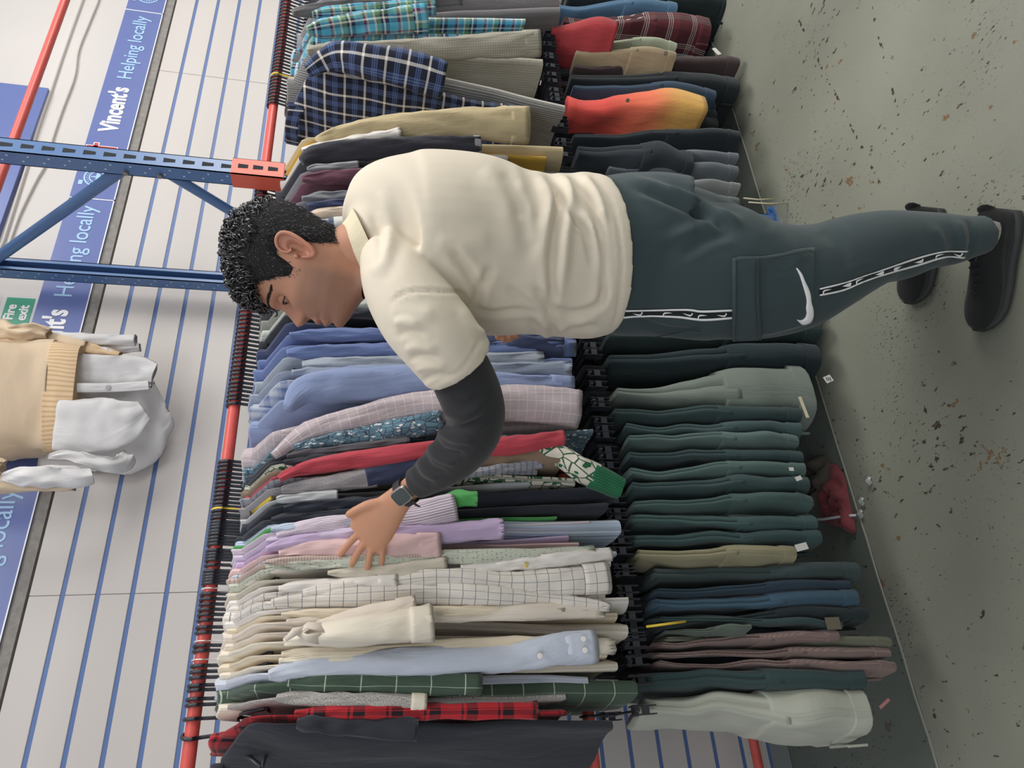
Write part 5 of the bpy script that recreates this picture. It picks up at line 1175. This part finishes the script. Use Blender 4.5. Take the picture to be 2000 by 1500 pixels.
# ---- shoes and sock
sh_m = fabric('black_shoe_mesh', C(36, 37, 37), wamt=.7); so_m = plain('sole_black', srgb(48, 50, 50), .7, bump=.001, nscale=60); sck = fabric('grey_sock', C(178, 174, 166))
def shoe(heel, toe, lift=0, pitch=0):
    A = V(heel[0], heel[1], 0); B = V(toe[0], toe[1], 0); d = (B-A).normalized(); s = V(-d.y, d.x, 0); L = (B-A).length+.004
    M, N = 26, 24
    def sw(f): return itp([(0, .020), (.06, .031), (.2, .036), (.4, .037), (.6, .046), (.78, .050), (.9, .042), (.97, .026), (1, .008)], f)
    def build(nm, zt, zb, grow, mat, par, ex=.6):
        vs = []; fs = []; uv = []
        for i in range(M+1):
            f = i/M; c = A+d*(f*L)+s*(.006*math.sin(f*3)-.002)
            zl = zb(f); zh = zt(f); zc = (zl+zh)/2; hh = (zh-zl)/2; hw = sw(f)*grow
            for j in range(N):
                th = 2*PI*j/N; cc_, ss = math.cos(th), math.sin(th)
                wz = 1 if ss < 0 else (1-.38*ss*sst(.03, .09, zh-zl))
                vs.append(c+s*hw*math.copysign(abs(cc_)**ex, cc_)*wz+V(0, 0, zc+hh*math.copysign(abs(ss)**.85, ss))); uv.append((j*.01, f*L))
        for i in range(M):
            for j in range(N): fs.append((i*N+j, (i+1)*N+j, (i+1)*N+(j+1) % N, i*N+(j+1) % N))
        fs.append(tuple(range(N))); fs.append(tuple(M*N+j for j in range(N-1, -1, -1)))
        return mesh(nm, vs, fs, mat, par, True, uv)
    toe_up = lambda f: .008*sst(.82, 1, f)
    up = build('shoe', lambda f: itp([(0, .085), (.05, .102), (.16, .100), (.3, .098), (.42, .090), (.55, .074), (.7, .060), (.85, .052), (.95, .042), (1, .03)], f), lambda f: .014+toe_up(f), .93, sh_m, man)
    build('sole', lambda f: .027+toe_up(f)+.004*sst(.2, 0, f), lambda f: .0008+toe_up(f), 1.06, so_m, up, .5)
    for k in range(6):
        f = .36+.062*k; c = A+d*(f*L); z = itp([(.3, .1015), (.42, .094), (.55, .078), (.7, .064), (.85, .052)], f); b = MB(); hw = .02
        b.tube([c-s*hw+V(0, 0, z-.012), c-s*hw*.5+V(0, 0, z-.001), c+d*.004+V(0, 0, z+.002), c+s*hw*.5+V(0, 0, z-.001), c+s*hw+V(0, 0, z-.012)], .0024, 6); b.build('lace', tape, up, True)
    b = MB()
    for q in (-1, 1):
        c = A+d*(.35*L)+V(0, 0, .103); b.tube([c, c+s*q*.012+V(0, 0, .012), c+s*q*.026+d*.012+V(0, 0, .004), c+s*q*.014+d*.02-V(0, 0, .006), c], .0018, 6)
    b.build('lace_bow', tape, up, True)
    c = A+d*(.03*L)+V(0, 0, .098); b = MB(); b.tube([c+V(0, 0, -.02), c-d*.006+V(0, 0, .002), c-d*.008+V(0, 0, .010)], [(.016, .005), (.013, .004), (.007, .003)], 10); b.build('heel_tab', sh_m, up, True)
    return A+d*(.21*L)
aL = shoe((1.047, .972), (.838, 1.166)); aR = shoe((1.205, 1.140), (1.026, 1.322))
for a in (aL, aR):
    b = MB(); b.tube([a+V(0, 0, .07), a+V(.002, 0, .10), a+V(.004, 0, .125), a+V(.004, 0, .145)], [(.040, .040), (.037, .037), (.033, .033), (.028, .028)], 20); b.build('sock', sck, man, True)
# ---- watch on the left wrist
wc = P(785, 968, 1.452)
xd = (P(795, 982, 1.46)-P(772, 956, 1.455)).normalized()      # across the case, along the forearm edge
fa = (P(820, 940, 1.45)-P(770, 985, 1.485)).normalized(); nz_ = xd.cross(fa).normalized()
if nz_.dot(Fv) > 0: nz_ = -nz_
fa = nz_.cross(xd).normalized()
def WB(name, hx, hy, z0, z1, mat, parent, r=.008):
    vs = []; fs = []; n = 28; prof = [(0, z0), (1, z0), (1.0, lerp(z0, z1, .7)), (.93, z1), (0, z1)]
    bmv = []
    for sc, z in prof[1:4]:
        for j in range(n):
            th = 2*PI*j/n; c, s = math.cos(th), math.sin(th); vs.append(wc+xd*hx*sc*math.copysign(abs(c)**.42, c)+fa*hy*sc*math.copysign(abs(s)**.42, s)+nz_*z)
    for k in range(2):
        for j in range(n): fs.append((k*n+j, k*n+(j+1) % n, (k+1)*n+(j+1) % n, (k+1)*n+j))
    fs.append(tuple(range(n-1, -1, -1))); fs.append(tuple(2*n+j for j in range(n))); o = mesh(name, vs, fs, mat, parent, False); return autosmooth(o, 35)
wt = WB('watch', .0185, .0215, -.004, .006, plain('watch_case_silver', srgb(206, 202, 192), .25, .7, noise_amt=0), man)
WB('screen', .0162, .0190, .0061, .0072, plain('watch_glass', srgb(62, 70, 68), .12, noise_amt=0, spec=.8), wt)
strap = plain('strap_black', srgb(38, 40, 44), .55, noise_amt=.02)
wcen = P(793, 961, 1.480)
b = MB(); n = 26; vs = []; fs = []
for j in range(n+1):
    th = 2*PI*j/n; dirv = xd*math.cos(th)*.0285+nz_*math.sin(th)*.0245
    for q, r in ((-.010, 1.0), (.010, 1.0), (.010, 1.09), (-.010, 1.09)): vs.append(wcen+dirv*r+fa*q)
for j in range(n):
    for k in range(4): fs.append((j*4+k, j*4+(k+1) % 4, (j+1)*4+(k+1) % 4, (j+1)*4+k))
b.add(vs, fs, [(0, 0)]*len(vs)); e0 = P(806, 978, 1.462); b.tube([e0, P(812, 986, 1.46), P(818, 989, 1.463)], [(.009, .002)]*3, 8); b.build('strap', strap, wt)
# ================================================================ BITS ON THE FLOOR AND LOOSE TAGS
def rag(name, pxs, z, mat, label, cat, amp=.03, seed=0, n=26, parent=None):
    """crumpled cloth lying on the floor, outline through the given pixels on the floor plane"""
    pts = [PZ(x, y, z) for x, y in pxs]; c = sum(pts, Vector())/len(pts); S = cr([tuple(p) for p in pts]+[tuple(pts[0])], 40)[:-1]; vs = []; fs = []; m = len(S); K = 9
    for k in range(K+1):
        f = k/K
        for i in range(m):
            q = Vector(S[i]); p = c.lerp(q, f); w_ = abs(noise.noise((p.x*14+seed, p.y*14, seed)))*2.2+abs(noise.noise((p.x*30, p.y*30, seed+3))); p.z = z+.002+amp*w_*(1-f**3); vs.append(p)
    for k in range(K):
        for i in range(m): fs.append((k*m+i, (k+1)*m+i, (k+1)*m+(i+1) % m, k*m+(i+1) % m))
    o = mesh(name, vs, fs, mat, parent, True, [(v.x, v.y) for v in vs])
    if label: tag(o, label, cat)
    return o
rag('fallen_garment', [(1604, 912), (1630, 905), (1650, 930), (1660, 975), (1672, 1040), (1640, 1030), (1606, 1012), (1600, 960)], 0, fabric('maroon_cloth', C(138, 70, 74)), 'crumpled maroon garment fallen on the floor under the dark trousers', 'garment', .035, 3)
rag('fallen_garment', [(1580, 900), (1612, 890), (1625, 930), (1612, 985), (1590, 1000), (1572, 960)], 0, fabric('brown_fur_cloth', C(84, 78, 70)), 'dark brown crumpled cloth beside the fallen maroon garment', 'garment', .05, 8)
clear = NT('clear_plastic'); clear.b.inputs['Base Color'].default_value = (.75, .78, .76, 1); clear.b.inputs['Roughness'].default_value = .15; clear.b.inputs['Transmission Weight'].default_value = .7
b = MB(); A = [PZ(x, y, .006) for x, y in ((1600, 1015), (1625, 1014), (1655, 1008), (1672, 1006))]; b.tube([A[0]+V(0, 0, .05), A[1]+V(0, 0, .03), A[2]+V(0, 0, .01), A[3]], [(.004, .0012)]*4, 6); tag(b.build('plastic_tie', plain('pale_plastic', srgb(200, 205, 212), .3), None, True), 'thin pale plastic tie trailing over the maroon garment', 'tie')
for k, (x, y) in enumerate(((1686, 978), (1684, 1002), (1700, 938))):
    b = MB(); p = PZ(x, y, .004); b.tube([p+V(-.012, 0, .002), p+V(0, .006, .008), p+V(.010, -.003, .002)], [(.008, .0015), (.011, .002), (.006, .001)], 8)
    tag(b.build('plastic_scrap', clear.m, None, True), ('clear plastic scrap on the floor, left of two by the joint', 'clear plastic scrap on the floor, nearest the pale tie', 'small pale scrap lying out on the open floor')[k], 'scrap')
def tag_card(px, Y, w, h, lab, mat, lines=True, rot=0, cat='label'):
    p = PY(px[0], px[1], Y); b = MB(); c, s = math.cos(rot), math.sin(rot)
    cs = [(-w, -h), (w, -h), (w, h), (-w, h)]; q = [(a*c-b2*s, a*s+b2*c) for a, b2 in cs]
    vs = [p+V(a, 0, b2) for a, b2 in q]+[p+V(a, .0015, b2) for a, b2 in q]; b.add(vs, [(0, 1, 2, 3), (7, 6, 5, 4), (0, 4, 5, 1), (1, 5, 6, 2), (2, 6, 7, 3), (3, 7, 4, 0)])
    o = b.build('price_tag', mat); tag(o, lab, cat)
    if lines:
        d = MB()
        for k in range(3): d.box(p.x-w*.6, p.x+w*.5, p.y-.0012, p.y-.0004, p.z-h*.5+k*h*.45, p.z-h*.5+k*h*.45+h*.16)
        d.build('print', dk, o)
    return o
tg = plain('tag_white', srgb(214, 212, 206), .6, noise_amt=0)
tag_card((1618, 740), 1.62, .011, .014, 'small white printed care label by the wide grey trousers', tg, rot=.4)
tag_card((1546, 916), 1.60, .005, .007, 'tiny white sticker on the dark slate trousers', tg, False)
tag_card((1560, 934), 1.60, .006, .010, 'small white fabric label below the tiny sticker', tg, False, .3)
tag_card((1566, 1068), 1.60, .009, .018, 'white striped tag hanging under the khaki chinos', tg, False, .2)
tag_card((1728, 1374), 1.62, .0035, .018, 'thin red and white ribbon tag under the pale sage trousers', plain('ribbon_red', srgb(176, 120, 116), .6), False, .5)
tag_card((1570, 795), 1.60, .034, .005, 'cream label strip at the hem of the dark trousers', plain('tag_cream', srgb(206, 196, 170), .6, noise_amt=0), False, .1)
tag_card((1400, 100), 1.62, .020, .010, 'white tag near the maroon tartan trousers', tg, False, .5)
tag_card((1505, 412), 1.72, .018, .012, 'blue printed card at the foot of the rack behind the man', plain('card_blue', srgb(52, 104, 176), .5, noise_amt=0), True)
for k, (x0, x1, y) in enumerate(((1452, 1510, 388), (1462, 1538, 396))):
    b = MB(); b.tube([PY(x0, y-1, 1.66), PY((x0+x1)/2, y+2, 1.655), PY(x1, y+1, 1.66)], .0028, 6); tag(b.build('drawstring', plain('cord_cream', srgb(206, 198, 170), .8), None, True), ('cream drawstring end behind the man, shorter of two', 'cream drawstring end behind the man, longer of two')[k], 'cord')
# ================================================================ JUMPER OUTFIT SHOWN HIGH ON THE WALL
camel = fabric('camel_knit', C(224, 202, 174)); camel_r = fabric('camel_rib', C(226, 196, 158), 'stripe', [(0, C(226, 198, 162)), (.6, C(204, 172, 134))], .0036)
lin = fabric('white_linen', C(226, 224, 224)); YD = 2.30
def disp(name, mat, parent, st, seed, **k): return sleeve_from(name, mat, parent, st, seed, **k)
o = disp('jumper', camel, None, [(-420, 790, YD, 60, .04), (-330, 790, YD, 120, .06), (-200, 785, YD, 128, .065), (-60, 782, YD, 118, .065), (60, 778, YD, 112, .062), (104, 778, YD, 110, .06)], 101, n=40)
tag(o, 'camel knitted jumper displayed high on the slatted wall over a white shirt', 'jumper')
disp('ribbed_hem', camel_r, o, [(98, 778, YD, 109, .062), (125, 779, YD, 107, .06), (156, 780, YD, 104, .056)], 102, n=60, wr=.5)
disp('sleeve', camel, o, [(-260, 640, YD, 40, .035), (-100, 652, YD-.02, 34, .035), (60, 668, YD-.03, 25, .03), (170, 684, YD-.03, 17, .025)], 103)
disp('ribbed_cuff', camel_r, o, [(165, 684, YD-.03, 16, .024), (200, 690, YD-.03, 13, .02), (236, 697, YD-.03, 9, .016)], 104)
disp('sleeve', camel, o, [(-60, 640, YD-.05, 22, .03), (0, 646, YD-.06, 17, .03), (40, 648, YD-.065, 15, .03), (70, 646, YD-.065, 16, .028), (98, 652, YD-.06, 10, .02)], 105, wr=2.5)
disp('sleeve', camel, o, [(-200, 920, YD, 36, .03), (-60, 938, YD-.02, 24, .03), (50, 947, YD-.03, 14, .02), (148, 953, YD-.03, 6, .012)], 106)
disp('sleeve', camel, o, [(-80, 905, YD-.05, 20, .03), (-20, 908, YD-.06, 17, .03), (8, 912, YD-.06, 12, .02)], 107, wr=2.5)
s = disp('shirt', lin, None, [(90, 800, YD+.055, 105, .008), (180, 806, YD+.055, 118, .01), (250, 800, YD+.05, 112, .01), (300, 785, YD+.05, 70, .01), (318, 778, YD+.05, 46, .008)], 111, n=40, wr=1.5)
tag(s, 'white linen shirt with open front hanging out below the camel jumper', 'shirt')
disp('front_panel', lin, s, [(120, 730, YD-.03, 36, .008), (200, 729, YD-.035, 36, .01), (260, 727, YD-.035, 33, .01), (300, 735, YD-.035, 24, .008)], 112, n=30)
disp('front_panel', lin, s, [(110, 828, YD-.03, 48, .010), (190, 832, YD-.04, 54, .014), (240, 822, YD-.045, 44, .014), (282, 800, YD-.045, 20, .010)], 113, n=30)
disp('placket', lin, s, [(150, 757, YD-.048, 9, .003), (220, 757, YD-.052, 9, .003), (292, 752, YD-.052, 9, .003)], 114, wr=.2)
button(plain('button_grey', srgb(190, 190, 192), .4, noise_amt=0), s, PY(211, 757, YD-.056), .009)
disp('sleeve', lin, s, [(80, 655, YD-.02, 8, .02), (150, 662, YD-.03, 12, .022), (220, 664, YD-.035, 12, .022), (266, 664, YD-.035, 11, .018)], 115)
disp('cuff', lin, s, [(185, 676, YD-.01, 9, .02), (240, 680, YD-.01, 10, .018), (274, 678, YD-.01, 8, .016)], 116)
disp('sleeve', lin, s, [(5, 932, YD-.05, 8, .012), (50, 930, YD-.06, 18, .02), (110, 930, YD-.065, 22, .024), (160, 934, YD-.06, 18, .02), (182, 930, YD-.055, 12, .016)], 117, wr=1.8)
disp('shirt_tail', lin, s, [(95, 893, YD-.045, 5, .006), (140, 890, YD-.05, 12, .01), (200, 905, YD-.03, 14, .01), (235, 905, YD, 18, .01), (252, 888, YD+.02, 14, .008)], 118, wr=1.5)
